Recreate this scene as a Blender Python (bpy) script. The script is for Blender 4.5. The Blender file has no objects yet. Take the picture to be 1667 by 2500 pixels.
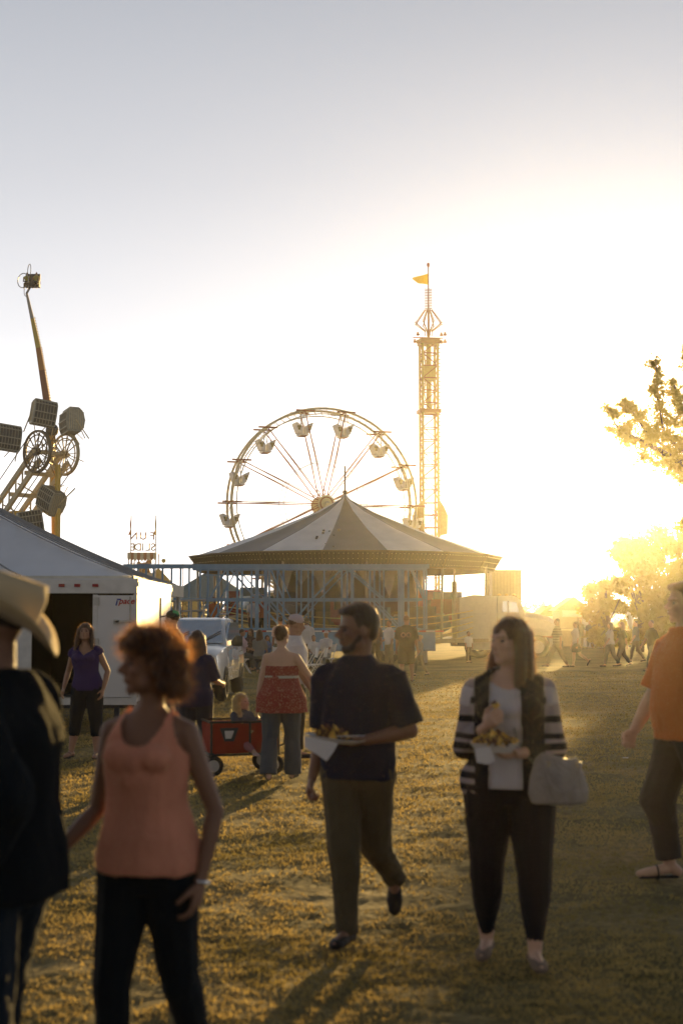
import bpy, math, random
import numpy as np
from mathutils import Vector, Matrix, noise
R = math.radians; PI = math.pi
rnd = random.Random(7); rng = np.random.default_rng(5)
sc = bpy.context.scene; col = sc.collection
# ---------------------------------------------------------------- camera
F = 2500 * 50 / 36.0; TH = math.atan(265 / F); CH = 1.62
cam = bpy.data.cameras.new('camera'); cam.sensor_fit = 'VERTICAL'; cam.sensor_height = 36; cam.lens = 50
cam.clip_end = 3000; cam.clip_start = .05
cam.dof.use_dof = True; cam.dof.focus_distance = 60; cam.dof.aperture_fstop = 2.7
camo = bpy.data.objects.new('camera', cam); col.objects.link(camo); sc.camera = camo
camo.location = (0, 0, CH); camo.rotation_euler = (PI / 2 + TH, 0, 0)
def at(px, py, d):          # point of the photograph at depth d
    u, v = px - 833.5, 1250 - py
    t = d / (F * math.cos(TH) - v * math.sin(TH))
    return Vector((u * t, d, CH + (F * math.sin(TH) + v * math.cos(TH)) * t))
def gx(px, d): return (px - 833.5) * d / (F / math.cos(TH)) # x of a ground-level thing
def gd(py): return CH * F / (py - 1515.0)                 # depth of a ground pixel
# ---------------------------------------------------------------- materials
MAT = {}
def mat(name, c, rough=.7, metal=0, var=.12, scale=8, bump=0, bscale=60, trans=0, tcol=None, sheen=0, coat=0, emit=0, spec=.3, fn=None, wave=0):
    if name in MAT: return MAT[name]
    m = bpy.data.materials.new(name); m.use_nodes = True; nt = m.node_tree; N = nt.nodes; L = nt.links
    b = N['Principled BSDF']; out = N['Material Output']
    b.inputs['Roughness'].default_value = rough; b.inputs['Metallic'].default_value = metal
    b.inputs['Specular IOR Level'].default_value = spec
    if sheen: b.inputs['Sheen Weight'].default_value = sheen; b.inputs['Sheen Roughness'].default_value = .35; b.inputs['Sheen Tint'].default_value = (1, .93, .8, 1)
    if coat: b.inputs['Coat Weight'].default_value = coat
    tc = N.new('ShaderNodeTexCoord'); n = N.new('ShaderNodeTexNoise'); n.inputs['Scale'].default_value = scale; n.inputs['Detail'].default_value = 5
    L.new(tc.outputs['Object'], n.inputs['Vector'])
    mr = N.new('ShaderNodeMapRange'); mr.inputs[1].default_value = .25; mr.inputs[2].default_value = .75
    mr.inputs[3].default_value = 1 - var; mr.inputs[4].default_value = 1 + var; L.new(n.outputs[0], mr.inputs[0])
    mx = N.new('ShaderNodeVectorMath'); mx.operation = 'SCALE'; mx.inputs[0].default_value = c[:3]; L.new(mr.outputs[0], mx.inputs['Scale'])
    csock = mx.outputs[0]
    if fn: csock = fn(nt, tc, csock)
    L.new(csock, b.inputs['Base Color'])
    if emit: L.new(csock, b.inputs['Emission Color']); b.inputs['Emission Strength'].default_value = emit
    if bump:
        n2 = N.new('ShaderNodeTexNoise'); n2.inputs['Scale'].default_value = bscale; n2.inputs['Detail'].default_value = 4
        L.new(tc.outputs['Object'], n2.inputs['Vector'])
        hs = n2.outputs[0]
        if wave:
            n3 = N.new('ShaderNodeTexNoise'); n3.inputs['Scale'].default_value = wave; n3.inputs['Detail'].default_value = 2; n3.inputs['Distortion'].default_value = 1.2
            mp = N.new('ShaderNodeMapping'); mp.inputs['Scale'].default_value = (1, 1, .55); L.new(tc.outputs['Object'], mp.inputs[0]); L.new(mp.outputs[0], n3.inputs['Vector'])
            ma = N.new('ShaderNodeMath'); ma.operation = 'MULTIPLY_ADD'; ma.inputs[1].default_value = 6; L.new(n3.outputs[0], ma.inputs[0]); L.new(hs, ma.inputs[2]); hs = ma.outputs[0]
        bp = N.new('ShaderNodeBump'); bp.inputs['Strength'].default_value = bump; bp.inputs['Distance'].default_value = .012
        L.new(hs, bp.inputs['Height']); L.new(bp.outputs[0], b.inputs['Normal'])
    if trans:
        t = N.new('ShaderNodeBsdfTranslucent'); ms = N.new('ShaderNodeMixShader'); ms.inputs[0].default_value = trans
        if tcol: t.inputs[0].default_value = (*tcol, 1)
        else: L.new(csock, t.inputs[0])
        L.new(b.outputs[0], ms.inputs[1]); L.new(t.outputs[0], ms.inputs[2]); L.new(ms.outputs[0], out.inputs[0])
    MAT[name] = m; return m
def stripe_fn(c2, axis=2, period=.2, duty=.5, offset=0, soft=0):
    def fn(nt, tc, cs):
        N = nt.nodes; L = nt.links
        sp = N.new('ShaderNodeSeparateXYZ'); L.new(tc.outputs['Object'], sp.inputs[0])
        a = N.new('ShaderNodeMath'); a.operation = 'MULTIPLY_ADD'; a.inputs[1].default_value = 1 / period; a.inputs[2].default_value = offset + 100; L.new(sp.outputs[axis], a.inputs[0])
        f = N.new('ShaderNodeMath'); f.operation = 'FRACT'; L.new(a.outputs[0], f.inputs[0])
        g = N.new('ShaderNodeMath'); g.operation = 'GREATER_THAN'; g.inputs[1].default_value = duty; L.new(f.outputs[0], g.inputs[0])
        m = N.new('ShaderNodeMix'); m.data_type = 'RGBA'; L.new(g.outputs[0], m.inputs[0]); L.new(cs, m.inputs[6]); m.inputs[7].default_value = (*c2, 1)
        return m.outputs[2]
    return fn
def spots_fn(c2, scale=30, thr=.55):
    def fn(nt, tc, cs):
        N = nt.nodes; L = nt.links
        n = N.new('ShaderNodeTexNoise'); n.inputs['Scale'].default_value = scale; n.inputs['Detail'].default_value = 2; L.new(tc.outputs['Object'], n.inputs['Vector'])
        g = N.new('ShaderNodeMapRange'); g.inputs[1].default_value = thr; g.inputs[2].default_value = thr + .04; L.new(n.outputs[0], g.inputs[0])
        m = N.new('ShaderNodeMix'); m.data_type = 'RGBA'; L.new(g.outputs[0], m.inputs[0]); L.new(cs, m.inputs[6]); m.inputs[7].default_value = (*c2, 1)
        return m.outputs[2]
    return fn
# ---------------------------------------------------------------- mesh builder
def basis(d, up=(0, 0, 1)):
    d = Vector(d).normalized(); up = Vector(up)
    if abs(d.dot(up.normalized())) > .98: up = Vector((0, 1, 0)) if abs(d.y) < .9 else Vector((1, 0, 0))
    x = d.cross(up).normalized(); y = x.cross(d).normalized(); return x, y, d
class MB:
    def __init__(s): s.v = []; s.f = []; s.m = []; s.cur = 0; s.M = None
    def add(s, vs, fs):
        o = len(s.v)
        if s.M is not None: vs = [s.M @ Vector(q) for q in vs]
        s.v += [tuple(q) for q in vs]; s.f += [tuple(i + o for i in f) for f in fs]; s.m += [s.cur] * len(fs); return s
    def box(s, c, size, rot=None):
        a, b, e = size[0] / 2, size[1] / 2, size[2] / 2
        vs = [Vector((x, y, z)) for z in (-e, e) for x, y in ((-a, -b), (a, -b), (a, b), (-a, b))]
        if rot is not None: vs = [rot @ q for q in vs]
        c = Vector(c)
        return s.add([q + c for q in vs], [(3, 2, 1, 0), (4, 5, 6, 7), (0, 1, 5, 4), (1, 2, 6, 5), (2, 3, 7, 6), (3, 0, 4, 7)])
    def bar(s, p, q, w, h=None, up=(0, 0, 1)):
        p, q = Vector(p), Vector(q); x, y, d = basis(q - p, up); h = h or w
        vs = [e + x * a * w / 2 + y * b * h / 2 for e in (p, q) for a, b in ((-1, -1), (1, -1), (1, 1), (-1, 1))]
        return s.add(vs, [(3, 2, 1, 0), (4, 5, 6, 7), (0, 1, 5, 4), (1, 2, 6, 5), (2, 3, 7, 6), (3, 0, 4, 7)])
    def rings(s, rs, cap=True, closed=False):       # rs: list of rings of equal vertex count
        n = len(rs[0]); vs = [q for r in rs for q in r]; fs = []
        m = len(rs)
        for i in range(m if closed else m - 1):
            for j in range(n):
                a, b = i * n + j, i * n + (j + 1) % n; i2 = (i + 1) % m
                fs.append((a, b, i2 * n + (j + 1) % n, i2 * n + j))
        if cap and not closed: fs += [tuple(range(n))[::-1], tuple((m - 1) * n + j for j in range(n))]
        return s.add(vs, fs)
    def loft(s, pts, rad, n=12, up=None, cap=True, tw=0, power=1):  # rad: r or (rx, ry); up gives the ry direction
        P = [Vector(p) for p in pts]; rs = []
        for i, p in enumerate(P):
            d = (P[min(i + 1, len(P) - 1)] - P[max(i - 1, 0)])
            if d.length < 1e-6: d = Vector((0, 0, 1))
            x, y, d = basis(d, up or (0, 0, 1)); r = rad[i] if isinstance(rad, (list, tuple)) else rad
            rx, ry = r if isinstance(r, (list, tuple)) else (r, r)
            ring = []
            for k in range(n):
                a = 2 * PI * k / n + tw; ca, sa = math.cos(a), math.sin(a)
                if power != 1: ca = math.copysign(abs(ca) ** power, ca); sa = math.copysign(abs(sa) ** power, sa)
                ring.append(p + x * rx * ca + y * ry * sa)
            rs.append(ring)
        return s.rings(rs, cap)
    def tube(s, p, q, r, r2=None, n=8): return s.loft([p, q], [r, r if r2 is None else r2], n)
    def path(s, pts, r, n=6): return s.loft(pts, [r] * len(pts) if not isinstance(r, list) else r, n)
    def capsule(s, p, r, q, r2=None, n=10):
        p, q = Vector(p), Vector(q); r2 = r if r2 is None else r2; d = q - p
        if d.length < 1e-5: return s.ball(p, (r, r, r))
        d.normalize(); P = []; rr = []
        for k in range(5): a = -PI / 2 + .12 + (PI / 2 - .12) * k / 4; P.append(p + d * r * math.sin(a)); rr.append(r * math.cos(a))
        for k in range(5): a = (PI / 2 - .12) * k / 4; P.append(q + d * r2 * math.sin(a)); rr.append(r2 * math.cos(a))
        x, y, d = basis(d)
        return s.rings([[c + x * a * math.cos(2 * PI * k / n) + y * a * math.sin(2 * PI * k / n) for k in range(n)] for c, a in zip(P, rr)])
    def ball(s, c, r, rot=None, n=14, m=9):
        c = Vector(c); rs = []
        if not isinstance(r, (list, tuple)): r = (r, r, r)
        for i in range(m):
            a = -PI / 2 + .1 + (PI - .2) * i / (m - 1); ring = []
            for k in range(n):
                q = Vector((r[0] * math.cos(a) * math.cos(2 * PI * k / n), r[1] * math.cos(a) * math.sin(2 * PI * k / n), r[2] * math.sin(a)))
                ring.append(c + (rot @ q if rot is not None else q))
            rs.append(ring)
        return s.rings(rs)
    def torus(s, c, Rr, r, nrm=(0, 1, 0), n=32, m=6, a0=0, a1=2 * PI, w=None):
        x, y, d = basis(nrm); c = Vector(c); full = abs(a1 - a0 - 2 * PI) < 1e-4; rs = []
        for i in range(n if full else n + 1):
            a = a0 + (a1 - a0) * i / n; e = x * math.cos(a) + y * math.sin(a)
            rs.append([c + e * (Rr + r * math.cos(2 * PI * k / m + PI / m)) + d * (w or r) * math.sin(2 * PI * k / m + PI / m) for k in range(m)])
        return s.rings(rs, cap=not full, closed=full)
    def disc(s, c, r, t, nrm, n=24): x, y, d = basis(nrm); c = Vector(c); return s.tube(c - d * t / 2, c + d * t / 2, r, n=n)
    def prism(s, pts2, o, x, y, t):                 # outline in the plane x,y through o, thickness t both ways
        o, x, y = Vector(o), Vector(x), Vector(y); d = x.cross(y).normalized(); n = len(pts2)
        vs = [o + x * a + y * b + d * k * t / 2 for k in (-1, 1) for a, b in pts2]
        return s.add(vs, [tuple(range(n))[::-1], tuple(range(n, 2 * n))] + [(i, (i + 1) % n, n + (i + 1) % n, n + i) for i in range(n)])
    def build(s, name, mats, parent=None, smooth=False, loc=None, vox=0, sm=0, post=None, **kw):
        me = bpy.data.meshes.new(name); me.from_pydata(s.v, [], s.f)
        ms = mats if isinstance(mats, (list, tuple)) else [mats]
        for m in ms: me.materials.append(m)
        if len(ms) > 1: me.polygons.foreach_set('material_index', s.m)
        if smooth is not False: me.shade_smooth()
        if isinstance(smooth, (int, float)) and not isinstance(smooth, bool): me.set_sharp_from_angle(angle=R(smooth))
        o = bpy.data.objects.new(name, me); col.objects.link(o)
        if parent: o.parent = parent
        if loc is not None: o.location = loc
        if vox: REM.append((o, vox, sm, post))
        return tag(o, **kw)
REM = []
def tag(o, label=None, cat=None, group=None, kind=None):
    if label: o['label'] = label
    if cat: o['category'] = cat
    if group: o['group'] = group
    if kind: o['kind'] = kind
    return o
def empty(name, loc=(0, 0, 0), rz=0, **kw):
    o = bpy.data.objects.new(name, None); col.objects.link(o); o.location = loc; o.rotation_euler = (0, 0, rz); o.empty_display_size = .2
    return tag(o, **kw)
def copy_tree(o, parent=None):
    c = o.copy(); col.objects.link(c); c.parent = parent
    for ch in list(o.children): copy_tree(ch, c)
    return c
def flush_remesh():
    if not REM: return
    for o, vox, sm, post in REM:
        for p in o.data.polygons: pass
        m = o.modifiers.new('r', 'REMESH'); m.mode = 'VOXEL'; m.voxel_size = vox; m.use_smooth_shade = True
        if sm: q = o.modifiers.new('s', 'SMOOTH'); q.iterations = sm; q.factor = .5
    dg = bpy.context.evaluated_depsgraph_get()
    new = [(o, bpy.data.meshes.new_from_object(o.evaluated_get(dg))) for o, *_ in REM]
    for (o, me), (_, vox, sm, post) in zip(new, REM):
        ms = list(o.data.materials); o.modifiers.clear(); old = o.data; nm = old.name; o.data = me
        me.materials.clear()
        for m in ms: me.materials.append(m)
        bpy.data.meshes.remove(old); me.name = nm
        if post:
            co = np.empty(len(me.vertices) * 3, 'f'); me.vertices.foreach_get('co', co); co = co.reshape(-1, 3)
            no = np.empty(len(me.vertices) * 3, 'f'); me.vertices.foreach_get('normal', no); no = no.reshape(-1, 3)
            r = post(me, co, no)
            if r is not None: me.vertices.foreach_set('co', r.astype('f').ravel()); me.update()
        me.shade_smooth()
    REM.clear()
def tri_cloud(name, A, B, C, m, parent=None, **kw):  # separate triangles from numpy arrays
    n = len(A); v = np.stack([A, B, C], 1).reshape(-1, 3).astype('f'); me = bpy.data.meshes.new(name)
    me.vertices.add(3 * n); me.vertices.foreach_set('co', v.ravel()); me.loops.add(3 * n); me.loops.foreach_set('vertex_index', np.arange(3 * n, dtype='i'))
    me.polygons.add(n); me.polygons.foreach_set('loop_start', np.arange(0, 3 * n, 3, dtype='i')); me.update(); me.materials.append(m)
    o = bpy.data.objects.new(name, me); col.objects.link(o)
    if parent: o.parent = parent
    return tag(o, **kw)
def vnoise(P, s, seed=0):                           # cheap smooth noise on arrays (-1..1)
    P = np.asarray(P, 'f') * s; r = np.random.default_rng(seed); o = 0
    for k in range(7):
        w = r.normal(size=P.shape[-1]) * (1 + .25 * k); o = o + np.sin(P @ w + r.uniform(0, 6.3) + 1.3 * np.sin(P @ r.normal(size=P.shape[-1])))
    return o / 4
# ---------------------------------------------------------------- light and air
SAZ, SEL = math.atan((1548 - 833) / F), R(4.7)
S = Vector((math.sin(SAZ) * math.cos(SEL), math.cos(SAZ) * math.cos(SEL), math.sin(SEL)))
w = bpy.data.worlds.new('World'); sc.world = w; w.use_nodes = True; N = w.node_tree.nodes; L = w.node_tree.links
sky = N.new('ShaderNodeTexSky'); sky.sky_type = 'NISHITA'; sky.sun_disc = False; sky.sun_elevation = SEL; sky.sun_rotation = SAZ
sky.air_density = 1.0; sky.dust_density = 0.6; sky.ozone_density = 1.2
hs = N.new('ShaderNodeHueSaturation'); hs.inputs['Saturation'].default_value = .3
tint = N.new('ShaderNodeMix'); tint.data_type = 'RGBA'; tint.blend_type = 'MULTIPLY'; tint.inputs[0].default_value = 1; tint.inputs[7].default_value = (.93, .98, 1.1, 1)
L.new(sky.outputs[0], hs.inputs['Color']); L.new(hs.outputs[0], tint.inputs[6]); L.new(tint.outputs[2], N['Background'].inputs[0]); N['Background'].inputs[1].default_value = .1
N['Background'].inputs[1].default_value = .02
tcw = N.new('ShaderNodeTexCoord'); spw = N.new('ShaderNodeSeparateXYZ'); L.new(tcw.outputs['Generated'], spw.inputs[0])
rw = N.new('ShaderNodeValToRGB'); L.new(spw.outputs[2], rw.inputs[0]); e = rw.color_ramp.elements
e[0].position = 0; e[0].color = (.8, .78, .76, 1); e[1].position = 1; e[1].color = (.03, .05, .085, 1)
for ps, c in ((.12, (.6, .6, .62)), (.2, (.44, .44, .46)), (.3, (.325, .328, .35)), (.42, (.225, .235, .26)), (.6, (.1, .12, .15))): k = e.new(ps); k.color = (*c, 1)
bg2 = N.new('ShaderNodeBackground'); mrw = N.new('ShaderNodeMapRange'); mrw.inputs[1].default_value = -.4; mrw.inputs[2].default_value = .75; mrw.inputs[3].default_value = .42; mrw.inputs[4].default_value = 1; L.new(spw.outputs[1], mrw.inputs[0])
vmw = N.new('ShaderNodeVectorMath'); vmw.operation = 'SCALE'; L.new(rw.outputs[0], vmw.inputs[0]); L.new(mrw.outputs[0], vmw.inputs['Scale']); L.new(vmw.outputs[0], bg2.inputs[0]); bg2.inputs[1].default_value = .85
ads = N.new('ShaderNodeAddShader'); L.new(N['Background'].outputs[0], ads.inputs[0]); L.new(bg2.outputs[0], ads.inputs[1]); L.new(ads.outputs[0], N['World Output'].inputs[0])
sun = bpy.data.lights.new('sun', 'SUN'); sun.energy = 5; sun.angle = R(.55); sun.color = (1, .65, .22)
so = bpy.data.objects.new('sun', sun); col.objects.link(so); so.rotation_euler = S.to_track_quat('Z', 'Y').to_euler()
sc.view_settings.view_transform = 'Standard'; sc.view_settings.look = 'None'; sc.view_settings.gamma = 1
sc.view_settings.exposure = 1.0
sc.cycles.use_denoising = True; sc.cycles.max_bounces = 6; sc.cycles.diffuse_bounces = 2; sc.cycles.glossy_bounces = 2
sc.cycles.transmission_bounces = 4; sc.cycles.volume_bounces = 0; sc.cycles.transparent_max_bounces = 12; sc.cycles.sample_clamp_indirect = 6
hz = MB().box((0, 145, 16.5), (420, 410, 35)).build('haze', mat('haze_shell', (1, 1, 1)), kind='stuff', label='golden dusty evening air over the field')
hm = bpy.data.materials.new('haze_air'); hm.use_nodes = True; hm.node_tree.nodes.clear()
pv = hm.node_tree.nodes.new('ShaderNodeVolumePrincipled'); oo = hm.node_tree.nodes.new('ShaderNodeOutputMaterial'); hm.node_tree.links.new(pv.outputs[0], oo.inputs['Volume'])
pv.inputs['Density'].default_value = .00026; pv.inputs['Anisotropy'].default_value = .915; pv.inputs['Color'].default_value = (.97, .95, .9, 1)
hz.data.materials.clear(); hz.data.materials.append(hm)
# ---------------------------------------------------------------- ground
def gh(x, y):
    P = np.stack([x, y], -1); f = np.clip((60 - y) / 50, 0, 1)
    return f * (.012 * vnoise(P, 1.9, 1) + .01 * vnoise(P, 5.5, 2) + .008 * vnoise(P, 13, 3) + .005 * vnoise(P, 30, 4)) - .02
ys = np.concatenate([np.linspace(-60, 2, 12), 2.2 * (320 / 2.2) ** np.linspace(0, 1, 620)]); us = np.linspace(-1, 1, 380); us = np.sign(us) * np.abs(us) ** 1.3
Y, U = np.meshgrid(ys, us, indexing='ij'); X = U * (np.abs(Y) * 1.2 + 12); X[:, 0] = -200; X[:, -1] = 200
X = np.clip(X, -200, 200); Z = gh(X, Y)
nv, nu = Y.shape; me = bpy.data.meshes.new('ground'); V = np.stack([X, Y, Z], -1).reshape(-1, 3)
idx = np.arange(nv * nu).reshape(nv, nu); q = np.stack([idx[:-1, :-1], idx[:-1, 1:], idx[1:, 1:], idx[1:, :-1]], -1).reshape(-1, 4)
me.from_pydata(V.tolist(), [], q.tolist()); me.shade_smooth()
def ground_fn(nt, tc, cs):
    N = nt.nodes; L = nt.links
    n = N.new('ShaderNodeTexNoise'); n.inputs['Scale'].default_value = .55; n.inputs['Detail'].default_value = 9; n.inputs['Roughness'].default_value = .7; L.new(tc.outputs['Object'], n.inputs['Vector'])
    r = N.new('ShaderNodeValToRGB'); e = r.color_ramp.elements
    e[0].position = .36; e[0].color = (.11, .09, .03, 1); e[1].position = .62; e[1].color = (.26, .19, .08, 1)
    k = e.new(.48); k.color = (.17, .13, .05, 1); L.new(n.outputs[0], r.inputs[0])
    n2 = N.new('ShaderNodeTexNoise'); n2.inputs['Scale'].default_value = 22; n2.inputs['Detail'].default_value = 6; L.new(tc.outputs['Object'], n2.inputs['Vector'])
    mr = N.new('ShaderNodeMapRange'); mr.inputs[1].default_value = .3; mr.inputs[2].default_value = .7; mr.inputs[3].default_value = .6; mr.inputs[4].default_value = 1.3; L.new(n2.outputs[0], mr.inputs[0])
    m = N.new('ShaderNodeVectorMath'); m.operation = 'SCALE'; L.new(r.outputs[0], m.inputs[0]); L.new(mr.outputs[0], m.inputs['Scale']); return m.outputs[0]
me.materials.append(mat('dry_turf', (.2, .15, .07), .95, fn=ground_fn, bump=1, bscale=18, spec=.1)); go = bpy.data.objects.new('ground', me); col.objects.link(go); tag(go, kind='structure', label='trampled dry fairground turf')
# grass: short straw-coloured blades, in tufts
def grass():
    n = 330000; u = rng.uniform(0, 1, n); d = 3.2 * (46 / 3.2) ** (u ** .85); x = rng.uniform(-1, 1, n) * (d * .27 + .6)
    P = np.stack([x, d], -1); keep = (vnoise(P, 1.6, 11) + .8 * vnoise(P, 6, 12) + rng.normal(0, .45, n)) > -.35; x, d = x[keep], d[keep]; n = len(x)
    a = rng.uniform(0, 6.28, n); sz = (.6 + .11 * d) * rng.uniform(.6, 1.4, n); sz = np.minimum(sz, 3.2); wd = .0035 * sz; ht = .012 * sz ** .6 * rng.uniform(.5, 1.5, n)
    b = np.stack([x, d, gh(x, d)], -1); e = np.stack([np.cos(a), np.sin(a), a * 0], -1) * wd[:, None]
    lean = rng.normal(0, 1, (n, 2)) * ht[:, None] * .7; t = b + np.stack([lean[:, 0], lean[:, 1], ht], -1)
    def gf(nt, tc, cs):
        N = nt.nodes; L = nt.links; g = N.new('ShaderNodeTexNoise'); g.inputs['Scale'].default_value = .8; g.inputs['Detail'].default_value = 8; L.new(tc.outputs['Object'], g.inputs['Vector'])
        r = N.new('ShaderNodeValToRGB'); e = r.color_ramp.elements; e[0].position = .34; e[0].color = (.22, .175, .055, 1); e[1].position = .5; e[1].color = (.42, .31, .11, 1); L.new(g.outputs[0], r.inputs[0]); return r.outputs[0]
    tri_cloud('grass', b - e, b + e, t, mat('straw_grass', (.3, .22, .08), .8, fn=gf, trans=.5, spec=.15), kind='stuff', label='short straw coloured grass with green patches')
grass()
# ---------------------------------------------------------------- people
def V3(*a): return Vector(a)
def fabric(name, c, rough=.85, bump=.5, trans=0, fn=None, sheen=.05, wave=7, var=.1, tcol=None): return mat(name, c, rough, var=var, scale=6, bump=bump, bscale=300, trans=trans, fn=fn, sheen=sheen, wave=wave, spec=.15, tcol=tcol)
SKIN = {'tan': (.33, .17, .1), 'brown': (.2, .1, .058), 'light': (.5, .3, .2), 'dark': (.07, .04, .028)}
def skin(k): return mat('skin_' + k, SKIN[k], .55, var=.08, scale=14, bump=.15, bscale=180, spec=.4, sheen=.1)
HAIRC = {'black': (.012, .009, .007), 'brown': (.045, .022, .01), 'auburn': (.04, .016, .007), 'blond': (.42, .27, .11), 'grey': (.3, .28, .25)}
def hairm(k):
    c = HAIRC[k]; return mat('hair_' + k, c, .45, var=.4, scale=25, bump=.8, bscale=90, trans=.25, tcol=tuple(min(1, x * 5 + a) for x, a in zip(c, (.16, .06, .012))), sheen=.3, spec=.5)
MALE = [(.455, .062, .05, .004), (.49, .092, .066, .008), (.53, .098, .07, .006), (.58, .09, .064, 0), (.62, .086, .062, 0), (.68, .094, .068, .002), (.74, .105, .074, .004), (.775, .104, .064, .006), (.8, .092, .05, .008), (.822, .064, .042, .01), (.838, .044, .038, .009), (.85, .036, .035, .008)]
FEM = [(.455, .062, .052, .004), (.49, .1, .072, .01), (.53, .103, .074, .01), (.575, .088, .064, .002), (.62, .075, .056, 0), (.67, .08, .062, -.002), (.72, .09, .072, -.008), (.76, .09, .066, -.002), (.78, .09, .054, .004), (.802, .078, .044, .008), (.822, .052, .036, .01), (.835, .036, .033, .009), (.845, .03, .03, .008)]
def mk_person(loc, rz, H, label, top=None, bottom=None, shoe=None, hair=('short', 'black'), sk='tan', male=True, w=1.0, belly=0,
              legs=((4, 3, 0, 2), (-4, 3, -4, 2)), arms=((8, 8, 12, 4), (4, 8, 10, 4)), lean=0, twist=0, head=(0, 0, 0), vox=.014, hats=None, group=None,
              hand=(None, None), curl=(22, 22), foot=(None, None), detail=0, name='person', z=None, extra=None, headscale=1.0, beard=None, sway=0):
    root = empty(name, loc, rz, label=label, cat='person', group=group); A = {}
    TR = [(z_, rx * w, ry * (w + (belly * max(0, 1 - abs(z_ - .6) / .1))), yo - belly * .03 * max(0, 1 - abs(z_ - .6) / .1)) for z_, rx, ry, yo in (MALE if male else FEM)]
    hip0 = V3(0, 0, .52)
    def T(p):                                       # torso lean and twist, fractions of H
        p = Vector(p); k = max(0, p.z - .52); t = R(twist) * min(1, k / .25); x, y = p.x, p.y
        q = V3(x * math.cos(t) - y * math.sin(t), x * math.sin(t) + y * math.cos(t), p.z - .52)
        if p.z > .52: q = Matrix.Rotation(R(lean), 3, 'X') @ q; q = Matrix.Rotation(R(sway), 3, 'Y') @ q
        return q + hip0
    def rot_dir(v): t = R(twist); q = V3(v.x * math.cos(t) - v.y * math.sin(t), v.x * math.sin(t) + v.y * math.cos(t), v.z); return q
    def dr(f, o, s): f, o = R(f), R(o); return V3(s * math.sin(o), -math.sin(f) * math.cos(o), -math.cos(f) * math.cos(o))
    J = {}; sh = .1 if male else .087; sh *= (1 + (w - 1) * .6)
    for i, s in ((0, -1), (1, 1)):                   # 0 = the person's right (-x), 1 = left (+x)
        tf, to, sf, so_ = legs[i]; hp = V3(s * .05 * w, .004, .49); kn = hp + dr(tf, to, s) * .235; an = kn + dr(sf, so_, s) * .225
        J['hip', i], J['kn', i], J['an', i] = hp, kn, an
        an0 = [.49 - .235 * math.cos(R(l[0])) - .225 * math.cos(R(l[2])) for l in legs]; g_ = an0[1 - i] - .0365; fp = foot[i]
        if fp is None: fp = max([p for p in range(0, 66, 3) if an0[i] - .037 * math.cos(R(p)) - .105 * math.sin(R(p)) > g_] or [0]) if an0[i] > an0[1 - i] + .004 and sf < -12 else 0
        fy = R(8) * s
        m3 = Matrix.Rotation(fy, 3, 'Z') @ Matrix.Rotation(R(fp), 3, 'X')
        J['heel', i] = an + m3 @ V3(0, .026, -.036); J['ball', i] = an + m3 @ V3(0, -.07, -.036); J['toe', i] = an + m3 @ V3(0, -.105, -.037); J['fm', i] = m3
        uf, uo, ff, fo = arms[i]; sp = T((s * sh, .008, .782)); el = sp + rot_dir(dr(uf, uo, s)) * .172; wr = el + rot_dir(dr(ff, fo, s)) * .148
        J['sh', i], J['el', i], J['wr', i] = sp, el, wr; J['fd', i] = rot_dir(dr(ff, fo, s))
    low = min(min(J['heel', i].z, J['toe', i].z) for i in (0, 1)) - .006
    root.location.z = (loc[2] if len(loc) > 2 else 0) + (-low * H if z is None else z)
    neck = T((0, .006, .845)); hy, hpi, hr = (R(a) for a in head)
    HM = Matrix.Translation((neck + Matrix.Rotation(R(lean * .5), 3, 'X') @ V3(0, -.008, .083)) * H) @ Matrix.Rotation(hy, 4, 'Z') @ Matrix.Rotation(hpi, 4, 'X') @ Matrix.Rotation(hr, 4, 'Y') @ Matrix.Scale(H * headscale, 4)
    mb = MB(); SC = Matrix.Scale(H, 4); mb.M = SC
    cyl = (lambda pts, rad, b=None, n=16, up=(0, 1, 0): (b or mb).loft(pts, rad, n, up=up))
    ins = .006 if top else 0; cyl([T((0, yo, z_)) for z_, rx, ry, yo in TR], [(rx - (ins if z_ < .77 else 0), ry - (ins if z_ < .77 else 0)) for z_, rx, ry, yo in TR], n=22)
    lw = w * (1 if male else 1.07)
    for i, s in ((0, -1), (1, 1)):
        hp, kn, an = J['hip', i], J['kn', i], J['an', i]
        mb.capsule(hp, .057 * lw, hp.lerp(kn, .5), .047 * lw); mb.capsule(hp.lerp(kn, .5), .047 * lw, kn, .034 * lw)
        c = kn.lerp(an, .33) + V3(0, .008, 0); mb.capsule(kn, .032 * lw, c, .033 * lw); mb.capsule(c, .033 * lw, an, .02)
        mb.capsule(an, .021, J['heel', i] + V3(0, 0, .016), .018); mb.capsule(an + V3(0, -.01, -.01), .018, J['ball', i] + V3(0, 0, .014), .017); mb.capsule(J['ball', i] + V3(0, 0, .014), .018, J['toe', i] + V3(0, 0, .011), .012)
        sp, el, wr = J['sh', i], J['el', i], J['wr', i]; aw = (1.08 if male else .88) * (1 + (w - 1) * .8)
        mb.capsule(T((s * sh * .5, .01, .8)), .026, sp, .032 * aw); mb.capsule(sp, .033 * aw, sp.lerp(el, .5), .028 * aw); mb.capsule(sp.lerp(el, .5), .028 * aw, el, .022 * aw)
        mb.capsule(el, .0225 * aw, el.lerp(wr, .3), .0235 * aw); mb.capsule(el.lerp(wr, .3), .0235 * aw, wr, .0145 * aw)
        nh, th = (hand[i] or (None, None)); nh = Vector(nh) if nh else rot_dir(V3(-s, 0, 0)); th = Vector(th) if th else V3(0, -1, 0)
        make_hand(mb, wr, J['fd', i], nh, th, curl[i], vox)
    if male is False:
        for s in (-1, 1): mb.ball(T((s * .042 * w, -.058 * w, .735)), (.036 * w, .032 * w - ins * 2.5, .034), n=12)
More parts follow.
